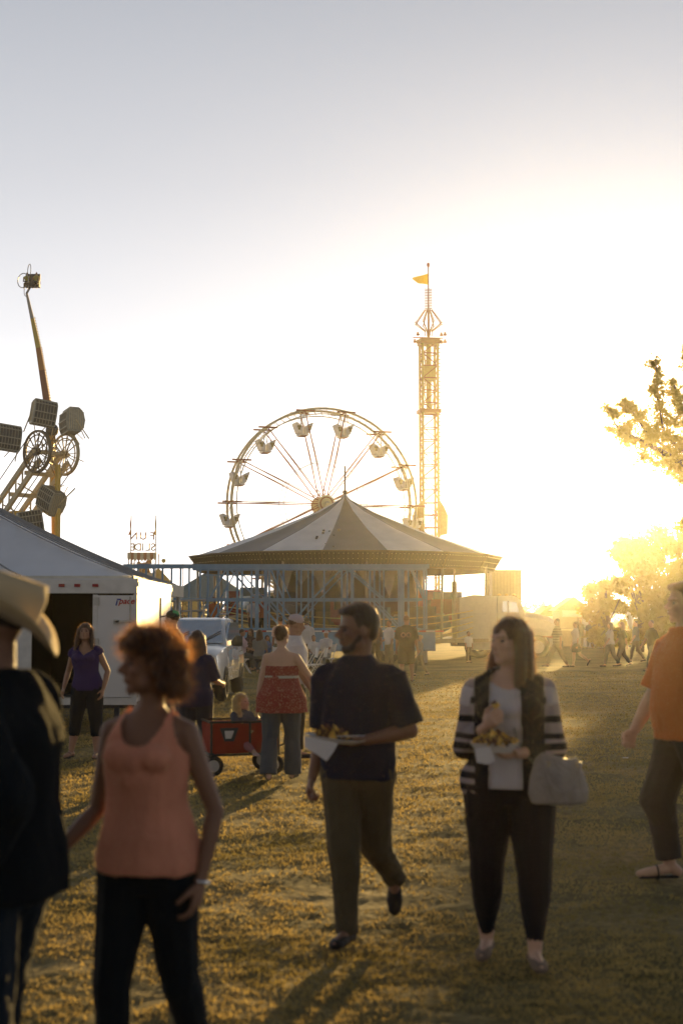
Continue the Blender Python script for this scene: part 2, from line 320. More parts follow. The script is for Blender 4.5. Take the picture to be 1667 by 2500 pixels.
    nk = .033 if male else .026; mb.capsule(T((0, .01, .82)), nk * 1.15, HM @ V3(0, .012, -.03) / H, nk)
    mb.M = HM
    mb.ball((0, .008, .012), (.0425, .053, .053), n=20, m=13); mb.ball((0, -.012, -.022), (.034, .036, .043), n=18, m=11)
    mb.ball((0, -.037, -.053), (.0145, .012, .012)); mb.capsule((0, -.0475, .004), .0045, (0, -.061, -.0125), .0075); mb.ball((0, -.053, -.0165), (.0115, .008, .006))
    mb.ball((0, -.041, .0125), (.029, .0105, .007)); mb.ball((0, -.049, -.0305), (.014, .0062, .0035)); mb.ball((0, -.0475, -.0365), (.0125, .0065, .004))
    for s in (-1, 1):
        mb.ball((s * .02, -.034, -.012), (.014, .0125, .014)); mb.ball((s * .043, .004, -.006), (.0055, .012, .018), Matrix.Rotation(s * .35, 3, 'Z')); mb.ball((s * .027, -.008, -.04), (.012, .02, .016))
    def wr_post(me, co, no): return None
    body = mb.build('body', skin(sk), root, vox=vox, sm=2 if vox < .01 else 1)
    if detail:
        for s in (-1, 1): e = MB(); e.M = HM; e.ball((s * .0175, -.0395, .0005), (.0072, .0072, .0055)); e.build('eye', mat('eye_dark', (.08, .06, .05), .15, spec=.6), body, True)
        for s in (-1, 1): e = MB(); e.M = HM; e.capsule((s * .0095, -.0485, .0115), .0022, (s * .027, -.043, .0135), .0018); e.build('eyebrow', hairm(hair[1]), body, True)
    def folds(amp, fx=13, fz=6, seed=0):
        def post(me, co, no):
            P = co / 1.0; Q = np.stack([P[:, 0] * fx, P[:, 1] * fx, P[:, 2] * fz], -1); n = vnoise(Q, 1, seed + 3); n2 = vnoise(Q * 2.3, 1, seed + 9)
            return co + no * (amp * (n * .8 + n2 * .4))[:, None]
        return post
    cv = max(vox, .0065)
    if top:
        kind, m, o = top[0], top[1], (top[2] if len(top) > 2 else {}); off = o.get('off', .008); hem = o.get('hem', .5); sl = o.get('sl', .5); flare = o.get('flare', .0); s_ = MB(); s_.M = SC
        zs = [z_ for z_ in np.linspace(hem, .85 if kind not in ('tank', 'strapless', 'tube') else o.get('topz', .762), 14)]
        def ringat(z_):
            z0 = [t[0] for t in TR]; f = lambda k: float(np.interp(z_, z0, [t[k] for t in TR])); rx, ry, yo = f(1), f(2), f(3)
            if z_ < .5: rx, ry = max(rx, .098 * w), max(ry, .07 * w)
            lo = o.get('loose', .004); k = max(0, (.72 - z_) / .2); wx = max(rx, TR[6][1] * .93 - .004) if (male or lo > .01) and z_ < .74 else rx
            return (wx + off + lo * min(1, k * 1.5) + flare * max(0, (hem + .22 - z_) / .22), ry + off + lo * min(1, k * 1.5) + flare * max(0, (hem + .22 - z_) / .22)), yo
        rr = [ringat(z_) for z_ in zs]; s_.loft([T((0, yo, z_)) for z_, (r, yo) in zip(zs, rr)], [r for r, yo in rr], 26, up=(0, 1, 0))
        if male is False and kind != 'x':
            for s in (-1, 1): s_.ball(T((s * .04 * w, -.058 * w, .735)), (.036 * w + off, .034 * w + off, .036), n=12)
            s_.ball(T((0, -.062 * w, .728)), (.05 * w, .027 * w + off, .032), n=14); s_.ball(T((0, -.05 * w, .7)), (.07 * w, .03 * w + off, .05), n=14)
        if kind in ('tank', 'tube') and o.get('strap'):
            for s in (-1, 1):
                sw = o['strap']; q = [T((s * sh * .58, -.062, .752)), T((s * sh * .60, -.05, .795)), T((s * sh * .60, .004, .8365)), T((s * sh * .6, .05, .80)), T((s * sh * .6, .052, .752))]
                s_.loft(q, [(sw, .012)] * 5, 10, up=(0, .3, 1))
        if kind not in ('tank', 'strapless', 'tube'):
            for i, s in ((0, -1), (1, 1)):
                sp, el, wr = J['sh', i], J['el', i], J['wr', i]; aw = (1.08 if male else .9) * (1 + (w - 1) * .8); so2 = o.get('soff', off + .003)
                s_.capsule(T((s * sh * .45, .008, .802)), .026 + off * .4, sp, .032 * aw + off * .8)
                def seg(a, b, ra, rb): d = (b - a).normalized(); s_.loft([a - d * .01, a, b], [ra * .7, ra, rb], 14)
                if sl <= 1: seg(sp, sp.lerp(el, sl), .034 * aw + so2, (.028 * aw) + so2 + .004)
                else:
                    s_.capsule(sp, .033 * aw + so2, el, .0235 * aw + so2); e2 = el.lerp(wr, sl - 1); s_.capsule(el, .0235 * aw + so2, el.lerp(e2, .5), .0215 * aw + so2); seg(el.lerp(e2, .5), e2, .0215 * aw + so2, .018 * aw + so2)
        fo_ = folds(o.get('fold', .004), seed=o.get('seed', 1)); cutf = o.get('cut')
        def tpost(me, co, no):
            if cutf is None: return fo_(me, co, no)
            q = co / H; kill = cutf(q[:, 0], q[:, 1], q[:, 2], no); r = fo_(me, co, no); me.vertices.foreach_set('co', r.astype('f').ravel())
            import bmesh
            bm = bmesh.new(); bm.from_mesh(me); bm.verts.ensure_lookup_table(); bmesh.ops.delete(bm, geom=[bm.verts[i] for i in np.nonzero(kill)[0]], context='VERTS'); bm.to_mesh(me); bm.free()
        A['top'] = s_.build(o.get('name', 'shirt'), m, root, vox=cv, sm=3 if cv < .009 else 1, post=tpost)
    if bottom:
        kind, m, o = bottom[0], bottom[1], (bottom[2] if len(bottom) > 2 else {}); off = o.get('off', .007); ln = o.get('len', 1.9); b = MB(); b.M = SC
        zt = o.get('top', .585)
        if kind == 'skirt':
            zs = np.linspace(o.get('hem', .3), zt, 8); b.loft([(0, .004, z_) for z_ in zs], [((.11 * w + (.57 - z_) * .12 if z_ < .52 else .098 * w), (.08 * w + (.57 - z_) * .12 if z_ < .52 else .07 * w)) for z_ in zs], 24, up=(0, 1, 0))
        else:
            zs = np.linspace(.446, zt, 8); z0 = [t[0] for t in TR]
            b.loft([T((0, float(np.interp(z_, z0, [t[3] for t in TR])), z_)) for z_ in zs], [(float(np.interp(z_, z0, [t[1] for t in TR])) + off, float(np.interp(z_, z0, [t[2] for t in TR])) + off) for z_ in zs], 22, up=(0, 1, 0))
            fl = o.get('flare', .0)
            for i in (0, 1):
                hp, kn, an = J['hip', i], J['kn', i], J['an', i]; rk = .034 * lw + off + o.get('k', .002)
                b.capsule(hp, .058 * lw + off, hp.lerp(kn, .5), .047 * lw + off); 
                if ln <= 1: b.loft([hp.lerp(kn, .35), hp.lerp(kn, ln)], [.05 * lw + off, .043 * lw + off + .008], 16)
                else:
                    b.capsule(hp.lerp(kn, .5), .047 * lw + off, kn, rk); c = kn.lerp(an, .35) + V3(0, .006, 0); b.capsule(kn, rk, c, .032 * lw + off + fl * .4)
                    e = kn.lerp(an, ln - 1); b.loft([c, e], [.032 * lw + off + fl * .4, o.get('cuff', .022) + off + fl], 16)
        b.build(o.get('name', 'trousers' if kind != 'skirt' else 'skirt'), m, root, vox=cv, sm=2 if cv < .009 else 1, post=folds(o.get('fold', .004), 12, 13, seed=5))
    if shoe:
        for i in (0, 1):
            s_ = MB(); s_.M = SC; an, he, ba, to = J['an', i], J['heel', i], J['ball', i], J['toe', i]; up_ = (J['fm', i] @ V3(0, 0, 1)); u = up_ * .001
            if shoe[0] == 'sandal':
                s_.loft([he + up_ * -.001, he.lerp(ba, .5) - u, ba - u, to - u], [(.019, .006), (.018, .006), (.024, .006), (.014, .006)], 12, up=up_); s_.torus(he.lerp(ba, .75) + up_ * .012, .024, .004, ba - he, 14)
            else:
                s_.loft([he + J['fm', i] @ V3(0, .012, .012), he + up_ * .014, he.lerp(ba, .5) + up_ * .013, ba + up_ * .012, to + up_ * .01, to + J['fm', i] @ V3(0, -.012, .007)], [(.008, .008), (.0225, .02), (.021, .019), (.0265, .0175), (.02, .014), (.006, .006)], 14, up=up_)
                if shoe[0] == 'boot': s_.capsule(he + up_ * .02, .023, an + up_ * .03, .026)
            s_.build('shoe', shoe[1], root, vox=cv, sm=1)
    HO = None
    if hair and hair[0] != 'none':
        hk = hair[0]; h = MB(); h.M = HM; hv = max(vox * .9, .006); st = None
        if hk in ('short', 'quiff', 'crop', 'cap'):
            h.ball((0, .0165, .0225), (.0455, .0515, .0495), n=20, m=12)
            if hk == 'quiff':
                for x in (-.018, 0, .018): h.capsule((x, -.018, .058), .014, (x * 1.1, -.034, .0535), .0125)
                for s in (-1, 1): h.capsule((s * .036, -.006, .035), .012, (s * .0385, -.001, .004), .007); 
                h.ball((0, .012, .045), (.044, .047, .034)); h.ball((0, .033, -.006), (.038, .03, .032))
        elif hk == 'bob':
            h.ball((0, .016, .026), (.056, .06, .05), n=20, m=12)
            for a in range(-4, 5): x, y = .05 * math.sin(a * .36), .014 + .048 * math.cos(a * .36); h.capsule((x, y, .02), .022, (x * 1.08, y * 1.05, -.042 - .008 * (a % 2)), .019)
            for x in (-.03, -.01, .012, .03): h.capsule((x, -.02, .058), .016, (x * 1.1, -.044, .042), .012)
        elif hk in ('long', 'girl'):
            ln = hair[2] if len(hair) > 2 else .2; h.ball((0, .012, .0215), (.0485, .0555, .0495), n=22, m=13)
            rest = HM.inverted() @ SC
            for a in range(-5, 6):
                an_ = a * .33; x, y = .043 * math.sin(an_), .01 + .046 * math.cos(an_)
                fr = abs(a) == 5; q = V3(x * 1.25, y * 1.02 - (.012 if fr else 0), -.07); e = V3(x * (1.5 if fr else 1.2), (y * .9 + (-.03 if fr else .006)), -ln - .008 * (a % 2))
                h.capsule((x, y, .02), .018, q, .0185); h.capsule(q, .0185, e, .012)
        elif hk == 'bun': h.ball((0, .014, .022), (.047, .054, .0495), n=20, m=12); h.ball((0, .05, .045), (.027, .024, .024)); h.ball((0, .035, -.015), (.03, .02, .02))
        elif hk == 'pony':
            h.ball((0, .014, .022), (.0465, .053, .0495), n=20, m=12); h.capsule((0, .06, .015), .018, (0, .08, -.04), .02); h.capsule((0, .08, -.04), .02, (0, .07, -.12), .009)
        if beard: 
            b = MB(); b.M = HM
            b.ball((0, -.0355, -.0535), (.019, .0155, .0145)); b.capsule((.013, -.05, -.026), .0035, (-.013, -.05, -.026), .0035)
            for s in (-1, 1): b.capsule((s * .034, -.004, -.022), .0085, (s * .024, -.027, -.05), .0105); b.capsule((s * .024, -.027, -.05), .0115, (0, -.039, -.056), .012)
            b.build('beard', hairm(hair[1]), root, vox=hv * .85, sm=1, post=folds(.0015, 60, 60))
        amp = {'bob': .012, 'long': .005, 'girl': .004}.get(hk, .002)
        def hpost(me, co, no, amp=amp, hk=hk): Q = np.stack([co[:, 0] * 55, co[:, 1] * 55, co[:, 2] * (28 if hk == 'bob' else 8)], -1); return co + no * (amp * vnoise(Q, 1, 2))[:, None]
        HO = h.build('hair', hairm(hair[1]), root, vox=hv, sm=3, post=hpost)
        if detail or (len(hair) > 3): FUZZ.append((HO, strand(hair[1]), (6500 if hk == 'bob' else 3500) if detail else 900, hk, H))
    A.update(root=root, J=J, HM=HM, SC=SC, H=H, T=T, body=body)
    if hats: hats(A)
    if extra: extra(A)
    return A
FUZZ = []
def strand(k): c = HAIRC[k]; return mat('strand_' + k, tuple(x * 1.5 for x in c), .4, var=.3, trans=.55, tcol=tuple(min(1, x * 6 + a) for x, a in zip(c, (.3, .16, .05))), spec=.5)
LINT = []
def lint(o, c, n=9000, ln=.006): LINT.append((o, c, n, ln))
def flush_lint():                                   # fibres standing off the cloth, bright against the low sun
    for o, c, n, ln in LINT:
        me = o.data; nv = len(me.vertices); co = np.empty(nv * 3, 'f'); me.vertices.foreach_get('co', co); co = co.reshape(-1, 3); no = np.empty(nv * 3, 'f'); me.vertices.foreach_get('normal', no); no = no.reshape(-1, 3)
        i = rng.integers(0, nv, n); P = co[i] + rng.normal(0, .002, (n, 3)); D = no[i] + rng.normal(0, .6, (n, 3)); D /= np.linalg.norm(D, axis=1)[:, None]; W = np.cross(D, rng.normal(size=(n, 3))); W /= np.linalg.norm(W, axis=1)[:, None]
        tri_cloud('cloth_fibre', P - W * .0009, P + W * .0009, P + D * ln * rng.uniform(.4, 1.2, (n, 1)), mat('fibre_%.2f' % c[0], c, .6, trans=.6, tcol=(.95, .75, .45)), o)
def flush_fuzz():                                   # loose hairs that catch the light round the head
    for o, m, n, hk, H in FUZZ:
        me = o.data; nv = len(me.vertices); co = np.empty(nv * 3, 'f'); me.vertices.foreach_get('co', co); co = co.reshape(-1, 3); no = np.empty(nv * 3, 'f'); me.vertices.foreach_get('normal', no); no = no.reshape(-1, 3)
        i = rng.integers(0, nv, n); P = co[i]; D = no[i] * .6 + rng.normal(0, .45, (n, 3)) + np.array([0, 0, -.6 if hk in ('long', 'girl') else -.1]); D /= np.linalg.norm(D, axis=1)[:, None]
        ln = rng.uniform(.008, .03, n)[:, None] * (.8 if hk in ('quiff', 'short') else 1.3) * (.45 if hk == 'quiff' else 1.5 if hk == 'bob' else 1); W = np.cross(D, rng.normal(size=(n, 3))); W /= np.linalg.norm(W, axis=1)[:, None]; wd = .0011
        t = tri_cloud('loose_strands', P - W * wd - no[i] * .004, P + W * wd - no[i] * .004, P + D * ln, m, o)
def make_hand(mb, wr, d, n, t, curl, vox):
    d = d.normalized(); n = (n - d * n.dot(d)).normalized() if (n - d * n.dot(d)).length > .1 else basis(d)[0]; c = d.cross(n); t = c if c.dot(t) > 0 else -c
    if vox > .012: mb.capsule(wr, .014, wr + d * .05, .016); mb.capsule(wr + d * .05, .015, wr + d * .085 + n * .012, .009); mb.capsule(wr + d * .02 + t * .012, .009, wr + d * .05 + t * .028, .007); return
    mb.loft([wr - d * .008, wr + d * .008, wr + d * .03, wr + d * .052], [(.014, .011), (.0155, .011), (.022, .0115), (.0235, .0085)], 14, up=n)
    for k, (L_, r) in enumerate(((.042, .0056), (.047, .0058), (.044, .0055), (.034, .005))):
        p = wr + d * (.05 - .002 * abs(k - 1)) + t * (.0178 - .0118 * k); a = R(curl * (.6 + .12 * k)); dd = d
        for q, (l, r2) in enumerate(((.44, .95), (.32, .88), (.24, .78))):
            dd = (d * math.cos(a) + n * math.sin(a)); p2 = p + dd * L_ * l; mb.capsule(p, r * (1 if q == 0 else .95), p2, r * r2, 8); p = p2; a += R(curl)
    p = wr + d * .014 + t * .017 + n * .003; e = (d * .62 + t * .6 + n * .35).normalized(); q = p + e * .026; mb.capsule(p, .0095, q, .0072, 8)
    e2 = (d * .85 + t * .15 + n * (.3 + curl / 90)).normalized(); mb.capsule(q, .007, q + e2 * .024, .0052, 8)
WALK = dict(legs=((22, 3, 8, 0), (-14, 3, -34, 0)), arms=((-16, 6, -6, 4), (22, 6, 34, 4)))
WALK2 = dict(legs=((-16, 3, -36, 0), (24, 3, 10, 0)), arms=((20, 6, 34, 4), (-18, 6, -8, 4)))
SIT = dict(legs=((84, 6, 6, 2), (80, 6, -4, 2)), arms=((30, 8, 70, -10), (30, 8, 75, -10)))
# ---------------------------------------------------------------- shared paints
M_ = lambda n, c, r=.5, **k: mat(n, c, r, **k)
blue = M_('sky_blue_paint', (.16, .29, .42), .45, var=.15, scale=3); steel = M_('galvanised_steel', (.4, .38, .34), .45, metal=.6, var=.2); white = M_('white_enamel', (.72, .7, .66), .4, var=.08, scale=2)
cream = M_('cream_paint', (.6, .52, .34), .5); gold = M_('gold_paint', (.42, .26, .06), .5, var=.25); dark = M_('dark_paint', (.03, .03, .035), .5); rust = M_('red_brown_paint', (.28, .07, .03), .5); yellow = M_('yellow_paint', (.62, .4, .05), .5)
bulb = M_('lamp_glass', (.8, .72, .5), .2, spec=.6); rubber = M_('tyre_rubber', (.02, .02, .02), .85); red = M_('red_paint', (.42, .04, .025), .45)
# ---------------------------------------------------------------- round ride under a striped big top
RC = at(842, 1500, 64); RX, RY = RC.x, 64.0
def roundride():
    root = empty('carousel_ride', (RX, RY, 0), label='round fairground ride under a grey and white striped canopy with bulb studded rim', cat='fair ride')
    ng = 16; R0, zr, za = 6.75, 4.45, 7.35; prof = [(0, za), (.25, za - .28), (1.4, za - .9), (3.6, za - 1.8), (5.6, za - 2.5), (R0, zr)]
    m = MB(); per = 6; n = ng * per; off = PI / 16 + .06
    rs = []
    for r, z in prof:
        ring = []
        for k in range(n):
            a = off + 2 * PI * k / n; t = (k % per) / per; sag = -.13 * math.sin(PI * t) * (r / R0) ** .8 * (1 - .6 * (r / R0) ** 4); rr = r * (math.cos(PI / ng) / math.cos((t - .5) * 2 * PI / ng)); ring.append((rr * math.cos(a), rr * math.sin(a), z + sag))
        rs.append(ring)
    vs = [q for r in rs for q in r]; fs = []; mi = []
    for i in range(len(rs) - 1):
        for k in range(n): fs.append((i * n + k, i * n + (k + 1) % n, (i + 1) * n + (k + 1) % n, (i + 1) * n + k)); mi.append((k // per) % 2)
    m.add(vs, fs); m.m = mi
    cw = mat('canopy_white_vinyl', (.82, .79, .76), .5, var=.1, scale=1.2, trans=.15); cg = mat('canopy_grey_vinyl', (.14, .145, .15), .5, var=.12, scale=1.2, trans=.06)
    m.build('canopy', [cw, cg], root, smooth=30)
    m = MB()                                          # yellow star shapes and small patches on the vinyl
    for k in range(ng):
        a = off + 2 * PI * (k + .5) / ng
        for r, z, s_ in ((1.0, 6.6, .2), (3.5, 5.42, .3)):
            c = V3(r * math.cos(a), r * math.sin(a), z + .0); rad = V3(math.cos(a), math.sin(a), -.42).normalized(); tan = V3(-math.sin(a), math.cos(a), 0)
            if k % 2 == 0 or r > 2: m.prism([((s_ if j % 2 else s_ * .35) * math.cos(j * PI / 5), (s_ if j % 2 else s_ * .35) * math.sin(j * PI / 5)) for j in range(10)], c, rad, tan, .02)
    m.build('star_pattern', M_('faded_yellow', (.5, .43, .28), .6), root)
    m = MB(); prs = rnd
    for k in range(9):
        a = -PI / 2 + rnd.uniform(-.26, .03); r = rnd.uniform(3.6, 6.3); z = float(np.interp(r, [p[0] for p in prof], [p[1] for p in prof])) - .03; c = V3(r * math.cos(a), r * math.sin(a), z)
        rad = V3(math.cos(a), math.sin(a), -.36).normalized(); m.bar(c - rad * .04, c + rad * .04, .09, .06, up=(0, 0, 1))
    m.build('stain_pattern', dark, root)
    m = MB(); m.tube((0, 0, za - .3), (0, 0, za + 1.25), .05, .035); m.ball((.0, 0, za + .05), (.12, .12, .1)); m.build('mast', M_('mast_paint', (.25, .16, .1)), root, True)
    # rounding boards: outward leaning panels with ribs and bulbs
    for k in range(ng):
        a0, a1 = off + 2 * PI * k / ng, off + 2 * PI * (k + 1) / ng; P = lambda a, r, z: V3(r * math.cos(a), r * math.sin(a), z); b = MB(); ro, ri = 7.0, 6.62
        q = [P(a0, ro, 4.42), P(a1, ro, 4.42), P(a1, ri, 3.8), P(a0, ri, 3.8)]; nn = (q[1] - q[0]).cross(q[3] - q[0]).normalized(); b.add(q + [p_ + nn * .06 * (1 if nn.dot(V3(q[0].x, q[0].y, 0)) < 0 else -1) for p_ in q], [(0, 1, 2, 3), (7, 6, 5, 4), (0, 4, 5, 1), (1, 5, 6, 2), (2, 6, 7, 3), (3, 7, 4, 0)])
        o = b.build('rounding_board', M_('board_olive', (.06, .052, .025), .55, var=.3, scale=4), root)
        t = MB()
        for u in np.linspace(.0, 1, 19):
            A_, B_ = q[0].lerp(q[1], u), q[3].lerp(q[2], u); out = V3(A_.x, A_.y, 0).normalized() * .04; t.bar(A_ + out * .6, B_ + out * .6, .03 if u in (0, 1) else .012)
        t.bar(q[0] + V3(q[0].x, q[0].y, 0).normalized() * .05, q[1] + V3(q[1].x, q[1].y, 0).normalized() * .05, .05); t.bar(q[3], q[2], .05); t.build('board_trim', M_('board_bronze', (.16, .11, .04), .5), o)
        t = MB()
        for u in np.linspace(.03, .97, 14):
            for v in (.16, .5, .84): c = q[0].lerp(q[1], u).lerp(q[3].lerp(q[2], u), v) + V3(math.cos((a0 + a1) / 2), math.sin((a0 + a1) / 2), 0) * .075; t.ball(c, .018, n=5, m=3)
        t.build('bulb', bulb, o, kind='stuff')
    m = MB()
    for k in range(ng): a = off + 2 * PI * k / ng; c, s_ = math.cos(a), math.sin(a); m.bar((0, 0, za - .5), (6.7 * c, 6.7 * s_, 4.25), .05); m.bar((.4 * c, .4 * s_, 4.1), (6.6 * c, 6.6 * s_, 4.1), .05)
    m.build('roof_rafter', steel, root)
    m = MB(); m.loft([(0, 0, .9), (0, 0, 4.1)], [3.2, 3.2], 32); m.build('centre_drum', M_('drum_purple', (.035, .02, .025), .6, var=.3, scale=2), root, smooth=30)
    m = MB(); n = 22; seq = [.55, .35, .95, .5, .75, 1.15, .6, .9, .45, 1.05, .7]
    for k in range(n):
        a0, a1 = 2 * PI * k / n, 2 * PI * (k + 1) / n; r = 3.45; h = seq[k % 11] * 1.3
        p0, p1, p2 = V3(r * math.cos(a0), r * math.sin(a0), 4.05), V3(r * math.cos(a1), r * math.sin(a1), 4.05), V3(r * 1.01 * math.cos((a0 + a1) / 2), r * 1.01 * math.sin((a0 + a1) / 2), 3.75 - h); dn = V3(0, 0, -.25)
        o_ = V3(p2.x, p2.y, 0).normalized() * .012; m.add([p0, p1, p1 + dn, p2, p0 + dn] + [q + o_ for q in (p0, p1, p1 + dn, p2, p0 + dn)], [(4, 3, 2, 1, 0), (5, 6, 7, 8, 9), (0, 1, 6, 5), (1, 2, 7, 6), (2, 3, 8, 7), (3, 4, 9, 8), (4, 0, 5, 9)])
    m.build('pennant_valance', mat('pennant_cloth', (.85, .78, .68), .8, var=.1, trans=.35), root)
    # deck, undulating track, posts and rails
    m = MB(); m.loft([(0, 0, .7), (0, 0, .86)], [6.9, 6.9], 40); m.build('deck', M_('deck_plate', (.22, .17, .1), .5, var=.2), root, smooth=30)
    for k in range(12):
        a = .13 + 2 * PI * k / 12; c, s_ = math.cos(a), math.sin(a); m = MB(); m.tube((6.5 * c, 6.5 * s_, .8), (6.6 * c, 6.6 * s_, 4.1), .055); m.build('canopy_post', M_('post_paint', (.4, .34, .24)), root, True)
    trk = MB(); h = lambda a: 1.35 + .45 * math.sin(2 * a + .4)
    for r, dz in ((3.9, 0), (5.4, 0)):
        trk.rings([[V3(r * math.cos(a) + .05 * x * math.cos(a), r * math.sin(a) + .05 * x * math.sin(a), h(a) + dz + .05 * y) for x, y in ((-1, -1), (1, -1), (1, 1), (-1, 1))] for a in np.linspace(0, 2 * PI, 49)[:-1]], closed=True)
    trk.build('undulating_track', M_('track_gold', (.3, .2, .08)), root)
    g = MB()
    for j, z in enumerate((1.0, 1.25, 1.5, 1.75, 2.0)):
        g.rings([[V3((6.3 + .02 * x) * math.cos(a), (6.3 + .02 * x) * math.sin(a), z + .55 * math.sin(a * 2 + 1.2) * (1 - j * .1) + .02 * y) for x, y in ((-1, -1), (1, -1), (1, 1), (-1, 1))] for a in np.linspace(0, 2 * PI, 61)[:-1]], closed=True)
    g.build('guard_rail', M_('rail_gold', (.55, .42, .16), .4, metal=.4), root)
    cars = [M_('car_dark', (.04, .05, .06), .3, coat=.5), M_('car_red', (.3, .04, .03), .3, coat=.5), M_('car_teal', (.06, .14, .17), .3, coat=.5)]
    for k in range(14):
        a = .2 + 2 * PI * k / 14; z = h(a) + .12; c, s_ = math.cos(a), math.sin(a); rot = Matrix.Rotation(a, 4, 'Z'); b = MB(); b.M = Matrix.Translation((4.65 * c, 4.65 * s_, z)) @ rot
        b.loft([(-.75, 0, .1), (-.7, 0, .35), (-.55, 0, .62), (.55, 0, .62), (.7, 0, .35), (.75, 0, .1)][:1] + [(-.7, .1, .3), (0, .1, .34), (.7, .1, .3)] + [(.75, 0, .1)], [(.1, .1), (.5, .3), (.55, .32), (.5, .3), (.1, .1)], 14)
        b.box((0, -.42, .75), (1.3, .14, .75)); b.box((-.68, 0, .5), (.08, .9, .5)); b.box((.68, 0, .5), (.08, .9, .5))
        car = b.build('ride_car', cars[k % 3], root, smooth=40)
        b2 = MB(); b2.M = b.M; b2.path([(-.6, .35, .55), (-.5, .42, .8), (.5, .42, .8), (.6, .35, .55)], .03); b2.build('lap_bar', steel, car, True)
        b3 = MB(); b3.bar((3.1 * c, 3.1 * s_, 1.4), (4.0 * c, 4.0 * s_, z + .2), .08); b3.build('sweep_arm', steel, root)
    for k in range(6): a = 2 * PI * k / 6 + .3; m = MB(); m.box((3.25 * math.cos(a), 3.25 * math.sin(a), 1.45), (.9, .9, 1.1), Matrix.Rotation(a, 3, 'Z')); m.build('painted_scenery', M_('scenery', (.16, .1, .06), .6, var=.5, scale=1.2, fn=spots_fn((.3, .2, .05), 2.2, .5)), root)
    return root
roundride()
# ---------------------------------------------------------------- blue trailer with lattice fence in front of the ride
def bluefence():
    D = 54.2; root = empty('ride_trailer', (gx(780, D), D, 0), label='sky blue ride trailer carrying a two tier lattice fence in front of the striped canopy', cat='trailer'); ox = root.location.x
    X = lambda px: gx(px, D) - ox; zt, zm, zb = 3.68, 2.42, 1.28
    b = MB(); b.box((X(775), 1.2, .86), (X(1062) - X(488), 2.4, .78)); b.build('trailer_body', blue, root)
    b = MB(); b.box((X(775), .02, 1.22), (X(1062) - X(488), .08, .1)); b.bar((X(488), -.03, .5), (X(1062), -.03, .5), .06); b.build('side_rail', M_('dull_blue', (.12, .2, .28)), root)
    for k in range(15):
        b = MB(); x = X(500) + k * (X(1050) - X(500)) / 14; b.cur = 0; b.box((x, -.03, 1.215), (.34, .016, .06)); b.cur = 1; b.box((x + .34, -.03, 1.215), (.34, .016, .06)); b.build('reflective_strip', [M_('strip_white', (.7, .66, .6)), red], root)
    b = MB()
    for px in (505, 560, 1010, 1040): b.box((X(px), .6, .26), (.14, .14, .52))
    b.build('jack_leg', steel, root)
    for px in (600, 625, 950): 
        b = MB(); b.disc((X(px), .35, .5), .48, .3, (0, 1, 0)); w_ = b.build('wheel', rubber, root, smooth=40); b = MB(); b.disc((X(px), .18, .5), .26, .05, (0, 1, 0)); b.build('rim', steel, w_)
    for lay, y, dx in ((0, .05, 0), (1, 2.2, 14)):
        b = MB()
        b.bar((X(300 if lay == 0 else 455), y, zt), (X(1035) + .2, y, zt), .13, .17); b.bar((X(422 if lay == 0 else 480), y, zm), (X(1030), y, zm), .1); b.bar((X(488), y, zb), (X(1035), y, zb), .1); b.bar((X(488), y, zm + 1.0), (X(640), y, zm + 1.0), .05) if lay else 0
        b.build('fence_rail', blue, root)
        for px, w_ in ((461, .09), (488, .1), (507, .1), (555, .12), (591, .09), (627, .19), (657, .1), (692, .1), (724, .08), (735, .08), (763, .12), (791, .09), (834, .1), (860, .17), (903, .11), (927, .09), (975, .17), (997, .1), (1018, .08), (1035, .1)):
            if lay and px % 3: continue
            b = MB(); b.bar((X(px + dx), y, zb if px > 480 else .1), (X(px + dx), y, zt), w_ * .72); b.build('fence_post', blue, root)
        for a, z0, c, z1 in ((507, zb, 555, zm), (470, zb, 555, zt), (555, zt, 627, zm), (627, zm, 690, zb), (840, zt, 761, zm), (840, zt, 933, zm), (761, zm, 700, zb), (906, zm, 975, zb), (657, zt, 692, zm), (657, zm, 720, zb), (1000, zt, 1035, zm)):
            b = MB(); s_ = 1 if lay == 0 else -1; b.bar((X(a + dx), y + .03 * s_, z0), (X(c + dx), y + .03 * s_, z1), .07 if lay == 0 else .05); b.build('fence_brace', blue, root)
    b = MB()
    for px in (316, 336, 356, 374, 396, 418, 440): b.bar((X(px), .05, zt), (X(px), .05, .1 if px > 395 else 3.0), .07)
    b.bar((X(316), .06, zt), (X(340), .06, 3.1), .06); b.build('queue_post', blue, root)
    b = MB(); 
    for z_ in (2.35, 1.95, 1.6): b.tube((X(420), -.5, z_), (X(505), -.3, z_ + .05), .04)
    for px in (430, 470, 500): b.tube((X(px), -.45, .1), (X(px), -.4, 2.4), .035)
    b.build('hand_rail', steel, root, True)
    b = MB(); 
    for k in range(5): b.box((X(455) + .1, -.3 - .3 * k, 1.1 - .24 * k), (1.3, .3, .05))
    b.build('step', steel, root)
    return root
bluefence()
